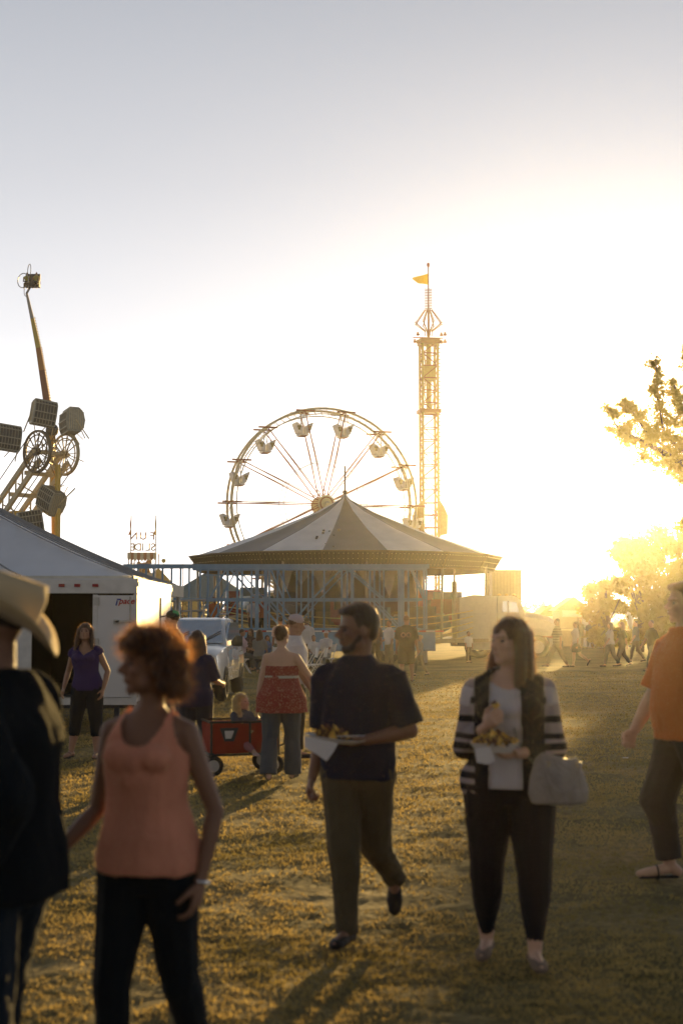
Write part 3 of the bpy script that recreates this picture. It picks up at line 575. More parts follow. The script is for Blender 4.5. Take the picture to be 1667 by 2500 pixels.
# ---------------------------------------------------------------- big wheel
def ferris():
    D = 110.; C = at(788, 1232, D); root = empty('ferris_wheel', (C.x, D, 0), R(17), label='white ferris wheel with hanging tubs rising behind the striped canopy', cat='ferris wheel')
    z0 = C.z; Rr = 7.42; ns = 14; W = .75
    for sd in (-1, 1):
        b = MB(); b.torus((0, sd * W, z0), Rr, .1, (0, 1, 0), 84, 6); b.torus((0, sd * W, z0), Rr - .42, .045, (0, 1, 0), 84, 5)
        for k in range(84): a = 2 * PI * k / 84; a2 = a + PI / 84; b.bar((Rr * math.sin(a), sd * W, z0 + Rr * math.cos(a)), ((Rr - .42) * math.sin(a2), sd * W, z0 + (Rr - .42) * math.cos(a2)), .035)
        b.build('rim', cream, root)
        b = MB(); b.torus((0, sd * W, z0), Rr * .45, .03, (0, 1, 0), 14, 4); b.build('inner_ring', steel, root)
        b = MB()
        for s2 in (-1, 1): b.bar((0, sd * (W + .5), z0), (s2 * 4.6, sd * (W + .9), .2), .28)
        b.bar((-3, sd * (W + .8), 3.9), (3, sd * (W + .8), 3.9), .14); b.build('support_leg', cream, root)
        b = MB(); b.disc((0, sd * (W + .25), z0), .66, .1, (0, 1, 0), 28); o = b.build('hub_plate', cream, root, smooth=40); b = MB(); b.torus((0, sd * (W + .32), z0), .5, .05, (0, 1, 0), 28); b.disc((0, sd * (W + .34), z0), .16, .1, (0, 1, 0)); b.build('hub_trim', rust, o)
    b = MB(); b.tube((0, -W - .6, z0), (0, W + .6, z0), .18); b.build('axle', steel, root)
    for k in range(ns):
        a = 2 * PI * (k + .5) / ns; e = V3(math.sin(a), 0, math.cos(a)); c = V3(0, 0, z0)
        b = MB()
        for sd in (-1, 1):
            t = V3(math.cos(a), 0, -math.sin(a)); b.bar(c + e * .6 + V3(0, sd * W, 0), c + e * Rr + V3(0, sd * W, 0), .07); b.bar(c + e * .6 + t * .16 + V3(0, sd * W, 0), c + e * (Rr * .8) + t * .02 + V3(0, sd * W, 0), .04)
        b.build('spoke', rust, root)
        b = MB(); p = c + e * (Rr - .05); b.tube(p + V3(0, -W, 0), p + V3(0, W, 0), .06); b.box(p + V3(0, -W - .1, 0), (1.5, .08, .13)); b.box(p + V3(0, W + .1, 0), (1.5, .08, .13)); b.build('cross_bar', rust, root)
        q = p + V3(0, 0, -1.28); g = MB()
        for sx in (-1, 1):                          # two facing seats and a footwell: the W outline of a tub
            g.prism([(sx * .12, -.5), (sx * .42, -.42), (sx * .72, .36), (sx * .62, .4), (sx * .26, .2), (sx * .12, .02)][::sx], q, (1, 0, 0), (0, 0, 1), 1.15)
        g.box(q + V3(0, 0, -.55), (.7, 1.1, .1)); o = g.build('gondola', white, root)
        for sd in (-1, 1): g = MB(); g.bar(q + V3(0, sd * .56, -.5), p + V3(0, sd * .56, 0), .05); g.bar(q + V3(-.3, sd * .58, .1), p + V3(0, sd * .57, 0), .03); g.bar(q + V3(.3, sd * .58, .1), p + V3(0, sd * .57, 0), .03); g.build('hanger', steel, o)
        for sx in (-1, 1): g = MB(); g.box(q + V3(sx * .42, -.59, -.1), (.2, .012, .2)); g.box(q + V3(sx * .42, -.59, .06), (.3, .012, .16)); g.build('gondola_marking', M_('marking_olive', (.2, .17, .06)), o)
        g = MB(); g.box(q + V3(0, 0, -.62), (.5, .9, .06)); g.build('gondola_footplate', rust, o)
    b = MB(); b.box((0, 0, .35), (7, 3.4, .7)); b.build('trailer_base', cream, root)
ferris()
# ---------------------------------------------------------------- drop tower
def tower():
    D = 115.; C = at(1048, 1280, D); top = at(1044, 835, D).z; root = empty('drop_tower', (C.x, D, 0), R(8), label='tall lattice drop tower with crown cage and yellow flag behind the ride', cat='tower ride')
    hw = .62
    for sx in (-1, 1):
        for sy in (-1, 1): b = MB(); b.tube((sx * hw, sy * hw, 0), (sx * hw, sy * hw, top), .1, n=6); b.build('tower_column', gold, root)
    nz = 22; b = MB(); 
    for k in range(nz + 1):
        z = 2 + (top - 2) * k / nz
        for s_ in (-1, 1): b.bar((-hw, s_ * hw, z), (hw, s_ * hw, z), .08); b.bar((s_ * hw, -hw, z), (s_ * hw, hw, z), .08)
        if k < nz:
            z2 = z + (top - 2) / nz; f = 1 if k % 2 else -1
            for s_ in (-1, 1): b.bar((-hw * f, s_ * hw, z), (hw * f, s_ * hw, z2), .06); b.bar((s_ * hw, -hw * f, z), (s_ * hw, hw * f, z2), .06)
    b.build('lattice', rust, root)
    b = MB(); b.M = None; hi = at(1044, 1005, D).z
    for z in np.arange(3, top, .3):
        for sx in (-1, 1): b.tube((sx * (hw + .05), -hw, z), (sx * (hw + .22), -hw, z), .045, n=5)
    b.build('marker_lamp', M_('lamp_amber', (.5, .3, .08)), root, kind='stuff')
    b = MB(); b.tube((0, 0, hi), (0, 0, top + .3), .22, n=10); 
    for s_ in (-1, 1): b.path([(s_ * .1, -.3, hi), (s_ * .45, -.3, hi + 1.5), (s_ * .25, -.3, hi + 3.2), (s_ * .48, -.3, hi + 5), (s_ * .3, -.3, top - 1)], .06, 5)
    b.box((0, 0, top - 2.6), (1.0, 1.0, 1.2)); b.build('hoist', gold, root); b = MB(); b.box((0, 0, hi), (1.75, 1.5, .3)); b.build('collar', rust, root)
    b = MB(); b.box((0, 0, top), (1.6, 1.6, .45)); b.bar((-1.3, -.5, top - .05), (1.3, -.5, top - .05), .08); b.bar((-1.2, .5, top + .45), (1.3, .5, top + .45), .08); b.build('head_platform', rust, root)
    for x, z in ((-1.25, -.2), (-1.0, -.25), (.95, -.2), (1.25, -.15), (-1.0, .4), (.95, .4), (1.25, .45)):
        b = MB(); b.loft([(x, -.5, top + z + .3), (x, -.6, top + z + .05)], [.06, .15], 8); b.build('floodlight', rust, root)
    b = MB(); t1 = at(1043, 757, D).z; zmid = at(1043, 790, D).z; b.tube((0, 0, top), (0, 0, t1), .09)
    for k in range(8):
        a = 2 * PI * k / 8 + .2; c, s_ = math.cos(a), math.sin(a); b.path([(.28 * c, .28 * s_, top + .5), (.3 * c, .3 * s_, top + .9), (1.1 * c, 1.1 * s_, zmid - .0), (.28 * c, .28 * s_, t1)], .04, 5)
    b.build('crown_cage', rust, root); b = MB()
    for k in range(8):
        a = 2 * PI * k / 8 + .2; c, s_ = math.cos(a), math.sin(a)
        for t in np.linspace(0, 1, 11): r = 1.1 - .82 * t; b.ball((1.06 * r * c + .05 * c, 1.06 * r * s_, zmid + (t1 - zmid) * t), .05, n=5, m=3); r2 = 1.1 - .8 * t; b.ball((r2 * c + .06 * c, r2 * s_, zmid - (zmid - top - .9) * t), .05, n=5, m=3)
    b.build('crown_bulb', M_('lamp_amber', 0), root, kind='stuff')
    z1 = at(1043, 706, D).z; z2 = at(1041, 650, D).z; b = MB(); b.tube((0, 0, t1), (0, 0, z2), .06, .04)
    for z in np.linspace(t1, z1, 14): b.tube((-.3, 0, z), (.3, 0, z), .035, n=5)
    b.build('antenna', rust, root)
    b = MB(); b.ball((0, 0, z2 + .1), (.12, .12, .2)); b.build('beacon', M_('beacon_red', (.5, .08, .03)), root, True)
    b = MB(); zf = z2 - .6; xs = np.linspace(0, 1, 10); L_ = 1.35
    up = [V3(-L_ * t, .18 * math.sin(5 * t), zf - .45 * t ** 1.2) for t in xs]; dn = [V3(-L_ * t, .18 * math.sin(5 * t + .2), zf - .95 + .35 * t ** 1.5 + .08 * math.sin(7 * t)) for t in xs]
    b.add(up + dn + [q + V3(0, .02, 0) for q in up + dn], [(i, i + 1, i + 11, i + 10) for i in range(9)] + [(i + 20, i + 30, i + 31, i + 21) for i in range(9)]); b.build('flag', mat('flag_yellow', (.75, .62, .08), .8, trans=.5), root, True)
    for sx in (-1, 1):                              # seat carriage, half hidden by the canopy
        b = MB(); b.prism([(sx * .72, 0), (sx * 1.3, .1), (sx * 1.35, 1.6), (sx * 1.05, 2.3), (sx * .72, 2.8)][::sx], (0, -.2, at(1048, 1290, D).z - .6), (1, 0, 0), (0, 0, 1), 1.2); b.build('seat_carriage', gold, root)
    b = MB(); b.box((0, 0, .5), (4.5, 4.5, 1)); b.build('tower_base', gold, root)
tower()
# ---------------------------------------------------------------- tumbling cage ride behind the tent
def zipper():
    D = 100.; C = at(90, 1102, D); root = empty('cage_ride', (C.x, D, 0), R(-40), label='tilting boom ride with mesh cages and paired cable wheels above the white tent', cat='fair ride')
    z0 = C.z; Rw = 1.45; frame = M_('boom_cream', (.5, .42, .26), .5, var=.2); drk = M_('wheel_steel', (.13, .1, .07), .5, metal=.3)
    bd = V3(-1, 0, -.88).normalized()
    for sy in (0, 1):
        y = sy * 2.5; b = MB(); m_ = drk if sy == 0 else frame; b.torus((0, y, z0), Rw, .09, (0, 1, 0), 36, 6); b.torus((0, y, z0), Rw - .28, .05, (0, 1, 0), 36, 5); b.torus((0, y + .12, z0), Rw + .05, .06, (0, 1, 0), 36, 5)
        w_ = b.build('cable_wheel', m_, root, True); b = MB()
        for k in range(14): a = 2 * PI * k / 14; b.loft([(.22 * math.cos(a), y, z0 + .22 * math.sin(a)), ((Rw - .1) * math.cos(a), y, z0 + (Rw - .1) * math.sin(a))], [(.05, .03), (.08, .03)], 5)
        b.disc((0, y, z0), .28, .35, (0, 1, 0), 16); b.build('wheel_spoke', m_, w_)
        b = MB(); t = V3(bd.z, 0, -bd.x)
        for s_ in (-1, 1): b.bar(V3(0, y + .25, z0) + t * s_ * .5 + bd * .3, V3(0, y + .25, z0) + t * s_ * .62 + bd * 15, .24, .34)
        for k in range(15): p = V3(0, y + .25, z0) + bd * (1 + k); b.bar(p + t * .55, p - t * .55 + bd, .09)
        b.build('boom_beam', frame, root)
        b = MB()
        for s_ in (-1, 1): b.bar(V3(0, y, z0) + t * s_ * Rw, V3(0, y, z0) + t * s_ * Rw + bd * 15, .05)
        b.build('cable', drk, root)
    b = MB(); b.tube((0, -.3, z0), (0, 2.9, z0), .15)
    for k in range(13): p = V3(0, .25, z0) + bd * (1 + k * 1.1); b.bar(p, p + V3(0, 2.5, 0), .2, .3) if k % 2 else b.bar(p, p + V3(0, 2.5, 0) + bd, .08)
    b.build('cross_beam', frame, root); b = MB(); rr = random.Random(3)
    for k in range(40): p = V3(rr.uniform(-1, 1), rr.uniform(.2, 2.4), z0 + rr.uniform(-1, 1)); b.bar(p, p + V3(rr.uniform(-.8, .8), rr.uniform(-.8, .8), rr.uniform(-.8, .8)), .06)
    b.build('drive_linkage', M_('oily_gold', (.25, .17, .07), .35, metal=.5), root)
    inv = Matrix.Rotation(-root.rotation_euler.z, 4, 'Z')
    cagem = M_('cage_grey', (.3, .3, .24), .5, metal=.3, var=.2); insd = M_('cage_mesh_dark', (.03, .035, .035), .6)
    for px, py, dd, rot, yw in ((107, 1010, 0, 8, 25), (176, 1030, 1.5, -6, -60), (19, 1070, -1, 6, 30), (126, 1222, .5, 205, -40), (75, 1278, 0, 170, 20)):
        p = at(px, py, D + dd); q = inv @ (p - V3(C.x, D, 0)); g = empty('cage', tuple(q), R(40 + yw), ); g.parent = root; g.rotation_euler = (0, R(rot), R(40 + yw))
        pr = [(-.55, -.85), (.35, -.85), (.62, -.55), (.72, 0), (.62, .55), (.35, .85), (-.3, .9), (-.62, .6), (-.7, 0), (-.66, -.5)]
        for sx in (-1, 1):
            b = MB(); b.prism(pr, (sx * .8, 0, 0), (0, 1, 0), (0, 0, 1), .05); s_ = b.build('side_panel', cagem, g)
            b = MB()
            for k in range(7): b.bar((sx * .84, -.5 + k * .17, -.7), (sx * .84, -.4 + k * .15, .75), .03)
            b.build('side_slat', frame, s_)
        b = MB(); n = len(pr)
        for i in range(n): b.bar((-.8, *pr[i]), (.8, *pr[i]), .06)
        for x in np.linspace(-.75, .75, 8):
            for i in range(n): b.bar((x, *pr[i]), (x, *pr[(i + 1) % n]), .03)
        b.build('screen_bars', cagem, g)
        b = MB(); b.prism([(a * .96, c * .96) for a, c in pr[:3] + pr[6:]], (0, 0, 0), (0, 1, 0), (0, 0, 1), 1.5); b.build('seat_pod', insd, g)
        b = MB(); b.box((0, -.05, .88), (1.55, .7, .1)); b.build('cage_cap', cagem, g)
        b = MB(); b.bar((-.85, 0, 0), (-1.0, .9, -1.4), .07); b.bar((.85, 0, 0), (1.0, .9, -1.4), .07); b.bar((-.85, 0, 0), (-.2, .9, -1.2), .05); b.bar((.85, 0, 0), (.2, .9, -1.2), .05); b.build('cage_arm', frame, g)
    b = MB(); b.bar((-3.6, 1.2, 0), (-3.6, 1.2, z0 - 4), .9); b.box((-3.6, 1.2, 1), (6, 3, 2)); b.bar((1.1, 1.2, 0), (.9, 1.2, z0 - .9), .28); b.build('support_tower', yellow, root)
zipper()
def craneride():
    D = 106.; root = empty('mast_ride', (gx(134, D), D, 0), label='tall tapered mast ride with two riders at its tip above the cages', cat='tower ride'); ox = root.location
    P = lambda px, py: at(px, py, D) - ox
    c = [P(135, 1310), P(133, 1180), P(128, 1050)]; b = MB(); b.loft([V3(c[0].x, 0, 0)] + c, [.3, .26, .25, .24], 8); b.build('mast_column', M_('mast_yellow', (.6, .3, .03)), root, True)
    b = MB(); b.ball(c[2], .5); b.build('pivot', dark, root, True)
    q = [P(128, 1050), P(116, 980), P(104, 905), P(95, 850), P(80, 778), P(66, 716)]; r_ = [.36, .36, .31, .26, .19, .11]; cols = [M_('arm_brown', (.2, .06, .025)), M_('arm_brown', 0), M_('arm_amber', (.38, .16, .03)), M_('arm_yellow', (.5, .36, .06)), M_('arm_grey', (.35, .32, .28))]
    for i in range(5): b = MB(); b.loft([q[i], q[i + 1]], [(r_[i], r_[i]), (r_[i + 1], r_[i + 1])], 4, tw=PI / 4); b.build('arm_section', cols[i], root)
    b = MB()
    for i in range(1, 4):
        for t in np.linspace(0, 1, 12): p = q[i].lerp(q[i + 1], t); b.ball(p + V3(r_[i] * .75, 0, .05), .06, n=5, m=3)
    b.build('lamp_string', M_('lamp_amber', 0), root, kind='stuff')
    h = P(75, 688); b = MB(); b.box(h + V3(.1, .3, -.1), (1.1, .5, .5)); b.box(h + V3(.1, .45, .3), (1.1, .16, .8)); b.bar(q[5], h + V3(0, .3, -.2), .12)
    for x in (-.3, .35): b.path([h + V3(x - .2, 0, .35), h + V3(x - .2, -.15, .0), h + V3(x + .2, -.15, 0), h + V3(x + .2, 0, .35)], .05)
    b.build('seat', dark, root); b = MB(); b.torus(h + V3(-.55, 0, .1), .55, .035, (.6, 1, 0), 20, 5); b.torus(h + V3(-.1, 0, .85), .5, .03, (1, .5, 0), 20, 5); b.torus(h + V3(-.3, 0, -.6), .5, .03, (1, .6, 0), 20, 5); b.build('hoop', steel, root)
    for k, (x, l_) in enumerate(((-.25, 'rider in yellow top strapped in at the mast tip, left seat'), (.45, 'rider in yellow top strapped in at the mast tip, right seat'))):
        p = h + ox + V3(x, 0, 0); mk_person((p.x, p.y, 0), 0, 1.7, l_, top=('tee', fabric('rider_yellow', (.35, .3, .06))), bottom=('pants', fabric('rider_dark', (.02, .02, .02))), hair=('short', 'blond'), vox=.04, z=p.z - .95, legs=((75, 5, 10, 0),) * 2, arms=((30, 10, 130, -5),) * 2, group='riders at the mast tip')
craneride()
# ---------------------------------------------------------------- fun slide
def slide():
    D = 140.; root = empty('fun_slide', (gx(346, D), D, 0), label='distant slide tower with striped awning and letters FUN SLIDE seen from behind', cat='fair slide'); ox = root.location
    P = lambda px, py: at(px, py, D) - ox; X0, X1 = P(315, 1300).x, P(381, 1300).x
    zt, za, zp, zq = P(0, 1318).z, P(0, 1350).z, P(0, 1383).z, P(0, 1400).z
    b = MB()
    for x in (X0, X1, X0 + .25): 
        for y in (0, 2.2): b.tube((x, y, 0), (x, y, za), .06)
    for x in (X0 + .22, X1): b.tube((x, 0, za), (x, 0, P(0, 1258).z), .05)
    b.build('frame_post', M_('post_pale', (.6, .5, .4)), root)
    for word, py, s_ in (('FUN', 1310, 1.15), ('SLIDE', 1337, .98)):
        n = len(word)
        for i, ch in enumerate(word):
            cu = bpy.data.curves.new('letter', 'FONT'); cu.body = ch; cu.size = .83 * 1.25; cu.align_x = 'CENTER'; cu.extrude = .04; cu.offset = .012
            t = bpy.data.objects.new('tmp', cu); col.objects.link(t); me = bpy.data.meshes.new_from_object(t); bpy.data.objects.remove(t)
            me.name = 'letter'; me.materials.append(rust if word == 'FUN' else M_('letter_brown', (.3, .15, .06))); o = bpy.data.objects.new('letter', me); col.objects.link(o); o.parent = root
            span = (X1 - X0 - .7) if word == 'FUN' else (X1 - X0 - .55); xc = (X0 + X1) / 2 + span / 2 * (.95) - (i + .0) * span / (n - 1) * .95; o.location = (xc + .08, 0, P(0, py + 6).z - .05); o.rotation_euler = (PI / 2, 0, PI)
    b = MB(); n = 9; w_ = (X1 - X0 + .2) / n
    for i in range(n):
        b.cur = i % 2; x = X0 - .1 + i * w_; zl = za - .62 - .12 * math.sin(PI * (i + .5) / n); b.prism([(0, 0), (w_, 0), (w_, zl - za + .1), (w_ * .75, zl - za - .03), (w_ * .5, zl - za - .07), (w_ * .25, zl - za - .03), (0, zl - za + .1)][::-1], (x, -.1, za), (1, 0, 0), (0, 0, 1), .05); b.box((x + w_ / 2, 1.1, za + .02), (w_, 2.4, .05))
    b.build('awning', [cream, M_('awning_red', (.4, .16, .05))], root)
    b = MB(); b.box(((X0 + X1) / 2, 1.1, zq), (X1 - X0, 2.4, .12)); b.box(((X0 + X1) / 2, -.1, (zq + P(0, 1424).z) / 2), (X1 - X0, .08, zq - P(0, 1424).z)); b.build('platform', cream, root)
    b = MB()
    for x in np.linspace(X0, X1, 7): b.bar((x, -.1, zq), (x, -.1, zq + 1), .04)
    b.bar((X0, -.1, zq + 1), (X1, -.1, zq + 1), .05); b.build('railing', steel, root)
    b = MB(); b.box((-.1, 1.2, zq / 2 - .6), (X1 - X0 - .6, 1.8, zq - 1.3)); b.build('tower_cladding', M_('cladding_ochre', (.35, .22, .06)), root)
    b = MB(); b.loft([(X1 - .4, .5, zq), (X1 + 1.5, .5, zq - 2.0), (X1 + 3.4, .5, zq - 3.4), (X1 + 5, .5, 1), (X1 + 7, .5, .6)], [(.08, 1.2)] * 5, 4, tw=PI / 4); b.build('slide_chute', M_('chute_yellow', (.55, .42, .12)), root)
    for x, m_, py in ((X0 + .22, rust, 1262), (X1, yellow, 1262)):
        zf = P(0, 1262).z; zl = P(0, 1306).z; b = MB(); b.prism([(0, 0), (-.12, (zl - zf) * .4), (-.05, (zl - zf) * .7), (-.28, zl - zf), (.06, zl - zf)][::-1], (x, -.03, zf), (1, 0, 0), (0, 0, 1), .06); b.build('flag', M_('flag_orange', (.6, .2, .05), trans=.3) if m_ is rust else M_('flag_gold', (.65, .4, .05), trans=.3), root)
    b = MB(); b.ball((.1, 1, zq + .65), (.55, .4, .5)); b.ball((.55, .9, zq + 1.15), (.3, .3, .3)); b.ball((-.45, .9, zq + .9), (.22, .2, .38)); b.capsule((.5, .9, zq + 1.4), .1, (.45, .9, zq + 1.8), .05); b.capsule((-.4, 1, zq + .2), .3, (.4, 1, zq + .2), .3); b.build('painted_figure', M_('figure_ochre', (.25, .14, .03)), root, vox=.06, sm=2)
    s_ = P(447, 1382); b = MB(); b.prism([((.3 if j % 2 else .12) * math.cos(j * PI / 5 + PI / 2 - PI / 5), (.3 if j % 2 else .12) * math.sin(j * PI / 5 + PI / 2 - PI / 5)) for j in range(10)], ox + s_, (1, 0, 0), (0, 0, 1), .08); b.tube(ox + V3(s_.x, .05, -ox.z + 0), ox + s_, .04); b.build('star_finial', rust, label='star ornament on a thin pole right of the slide tower', cat='ornament')
    s_ = P(400, 1369); b = MB(); b.ball(ox + s_, .22); b.tube(ox + V3(s_.x, 0, 0), ox + s_, .025); b.build('balloon', M_('balloon_yellow', (.5, .4, .1)), label='pale round balloon on a pole beside the slide tower', cat='balloon')
slide()
# ---------------------------------------------------------------- white tent and the cargo trailer before it
def tent():
    x1, y0, y1, x0 = gx(322, 25.5), 25.5, 33.5, -15.5; ze = 2.42; root = empty('party_tent', ((x0 + x1) / 2, (y0 + y1) / 2, 0), label='big white frame tent roof rising behind the cargo trailer', cat='tent'); ox, oy = root.location.x, root.location.y
    W, Dp = (x1 - x0) / 2, (y1 - y0) / 2; za = 5.35; m = MB(); n = 24
    vin = mat('tent_vinyl', (.76, .75, .76), .45, var=.06, scale=1.5, trans=.1, bump=.3, bscale=3)
    def roof(u, v):                                 # u,v in -1..1: hipped roof with a little sag between the seams
        k = max(abs(u), abs(v)); t = 1 - k; s_ = .1 * math.sin(PI * t) + .05 * abs(math.sin(u * PI * 3)) * k * (abs(v) > abs(u)) ; return V3(u * W, v * Dp, ze + (za - ze) * t ** 1.12 - s_)
    P = [[roof(-1 + 2 * i / n, -1 + 2 * j / n) for i in range(n + 1)] for j in range(n + 1)]; m.add([p for r in P for p in r], [(j * (n + 1) + i, j * (n + 1) + i + 1, (j + 1) * (n + 1) + i + 1, (j + 1) * (n + 1) + i) for j in range(n) for i in range(n)]); m.build('roof', vin, root, smooth=20)
    for a in (-.66, -.33, 0, .33, .66, 1):
        b = MB(); b.path([roof(a * k, -k) + V3(0, -.01, .012) for k in np.linspace(.04, 1, 16)], .014, 5); b.build('seam', M_('seam_grey', (.28, .28, .28)), root)
        if a < 1: b = MB(); b.path([roof(k, a * k) + V3(.01, 0, .012) for k in np.linspace(.04, 1, 16)], .014, 5); b.build('seam', M_('seam_grey', 0), root)
    for q, (p0, p1) in enumerate((((-W, -Dp), (W, -Dp)), ((W, -Dp), (W, Dp)), ((W, Dp), (-W, Dp)), ((-W, Dp), (-W, -Dp)))):
        b = MB(); k = 40; f = lambda i, z: V3(p0[0] + (p1[0] - p0[0]) * i / k, p0[1] + (p1[1] - p0[1]) * i / k, z) + V3((p1[1] - p0[1]), -(p1[0] - p0[0]), 0).normalized() * (.03 + .012 * math.sin(i * 2.1))
        b.add([f(i, ze) for i in range(k + 1)] + [f(i, ze - .26) for i in range(k + 1)] + [f(i, ze) * 1 - V3((p1[1] - p0[1]), -(p1[0] - p0[0]), 0).normalized() * .01 for i in range(k + 1)], [(i, i + 1, k + 2 + i, k + 1 + i) for i in range(k)]); b.build('valance', mat('valance_vinyl', (.66, .62, .52), .5, trans=.35), root, smooth=True)
    for x in (-W, -W / 3, W / 3, W):
        for y in (-Dp, Dp): b = MB(); b.tube((x * .985, y * .985, 0), (x * .985, y * .985, ze), .045); b.build('tent_pole', steel, root, True)
    b = MB(); b.tube((0, 0, 0), (0, 0, za), .05); b.build('centre_pole', steel, root)
tent()
def cargo():
    x0, x1, y0, y1, zb, zt = -5.17, -3.0, 21.0, 25.1, .49, 2.2; root = empty('cargo_trailer', ((x0 + x1) / 2, (y0 + y1) / 2, 0), label='white enclosed cargo trailer with open dark rear doorway and red marker lights', cat='trailer'); o = root.location
    al = M_('white_aluminium', (.6, .58, .56), .35, var=.06, scale=2); inn = M_('shade_dark_lining', (.02, .018, .015), .9)  # near-black lining: the shade inside the doorway is put into its colour
    X = lambda px: gx(px, y0) - o.x; Y0, Y1 = y0 - o.y, y1 - o.y; L_, R_ = x0 - o.x, x1 - o.x; D0, D1 = X(80), X(229)
    b = MB(); t = .05
    b.box((R_ - t / 2, 0, (zb + zt) / 2), (t, Y1 - Y0, zt - zb)); b.box((L_ + t / 2, 0, (zb + zt) / 2), (t, Y1 - Y0, zt - zb)); b.box((0, Y1 - .03, (zb + zt) / 2), (R_ - L_ - 2 * t - .004, .05, zt - zb - .01)); b.box((0, 0, zt + .02), (R_ - L_ + .02, Y1 - Y0 + .02, .04)); b.box((0, .02, zb - .03), (R_ - L_ - .01, Y1 - Y0 - .06, .06)); b.build('body', al, root)
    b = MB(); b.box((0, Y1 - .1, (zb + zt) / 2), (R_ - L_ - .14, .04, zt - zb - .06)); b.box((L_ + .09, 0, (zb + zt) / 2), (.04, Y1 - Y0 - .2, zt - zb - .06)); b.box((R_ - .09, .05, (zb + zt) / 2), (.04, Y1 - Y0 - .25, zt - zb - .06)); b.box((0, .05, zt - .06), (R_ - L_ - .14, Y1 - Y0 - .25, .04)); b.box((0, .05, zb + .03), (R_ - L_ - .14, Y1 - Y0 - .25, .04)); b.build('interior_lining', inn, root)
    zd = 2.0; b = MB(); b.box((0, Y0 - .02, (zd + zt) / 2 + .02), (R_ - L_, .05, zt - zd)); b.box((D1 + .03, Y0 - .02, (zb + zd) / 2), (.07, .05, zd - zb)); b.box((R_ - .03, Y0 - .02, (zb + zd) / 2), (.06, .05, zd - zb)); b.box(((L_ + D0) / 2, Y0 - .02, (zb + zd) / 2), (D0 - L_, .05, zd - zb)); b.box((0, Y0 - .02, zb - .05), (R_ - L_, .06, .1)); b.build('rear_frame', M_('frame_aluminium', (.5, .48, .45), .35, metal=.3), root)
    b = MB(); b.box(((D1 + .065 + R_ - .06) / 2, Y0 - .03, (zb + zd) / 2), (R_ - .06 - D1 - .07, .04, zd - zb - .02)); dr = b.build('rear_door', al, root)
    b = MB(); b.bar((R_ - .32, Y0 - .075, 1.6), (R_ - .02, Y0 - .075, 1.62), .03); b.box((R_ - .3, Y0 - .07, 1.6), (.08, .04, .07)); b.build('door_handle', steel, dr); b = MB(); b.tube((R_ - .1, Y0 - .06, zb + .04), (R_ - .1, Y0 - .06, zd - .03), .012); b.build('lock_rod', steel, dr)
    for z in (.75, 1.3, 1.9): b = MB(); b.box((D1 + .05, Y0 - .06, z), (.08, .03, .12)); b.build('hinge', steel, dr)
    cu = bpy.data.curves.new('logo_lettering', 'FONT'); cu.body = 'pace'; cu.size = .125; cu.extrude = .002; cu.shear = .3; cu.offset = .003; tt = bpy.data.objects.new('t', cu); col.objects.link(tt); me = bpy.data.meshes.new_from_object(tt); bpy.data.objects.remove(tt); me.materials.append(M_('logo_red', (.4, .04, .03))); lo = bpy.data.objects.new('logo_lettering', me); col.objects.link(lo); lo.parent = dr; lo.location = (X(291), Y0 - .053, 1.865); lo.rotation_euler = (PI / 2, 0, 0)
    b = MB(); b.bar((X(285), Y0 - .053, 1.84), (X(288), Y0 - .053, 1.915), .02, .004, up=(0, 1, 0)); b.bar((X(287), Y0 - .0535, 1.93), (X(297), Y0 - .0535, 1.93), .003, .02); b.build('logo_mark', M_('logo_blue', (.03, .04, .25)), dr)
    for px, c in ((93, 'marker_teal'), (152, 0), (190, 0), (234, 0)):
        b = MB(); b.box((X(px), Y0 - .06, 2.135), (.085, .03, .045)); b.build('marker_light', M_('marker_green', (.02, .09, .07), .3) if c else M_('marker_red', (.28, .015, .01), .3), root)
    b = MB(); b.tube((R_ + .012, Y0 + 2.6, zb + .1), (R_ + .012, Y0 + 2.6, zt - .2), .012); b.box((R_ + .01, 0, zt - .04), (.02, Y1 - Y0, .07)); b.box((R_ + .01, 0, zb + .04), (.02, Y1 - Y0, .07)); b.build('side_trim', steel, root)
    b = MB(); b.rings([[V3(R_ + .005 + dx, .1 + r * math.cos(a), .42 + r * math.sin(a)) for r, dx in ((.42, 0), (.42, .2), (.38, .2), (.38, 0))] for a in np.linspace(0, PI, 15)]); b.build('fender', M_('fender_aluminium', (.5, .48, .45), .4), root)
    for s_ in (R_ + .1, L_ - .1):
        b = MB(); b.disc((s_, .1, .34), .33, .18, (1, 0, 0)); w_ = b.build('wheel', rubber, root, smooth=40); b = MB(); b.disc((s_, .1, .34), .18, .2, (1, 0, 0)); b.build('rim', white, w_)
    b = MB(); b.box((0, Y0 + .15, .38), (R_ - L_ - .1, .1, .1)); b.box((R_ - .3, Y0 + .1, .22), (.07, .07, .44)); b.box((L_ + .3, Y0 + .1, .22), (.07, .07, .44)); b.build('bumper_bar', dark, root)
cargo()
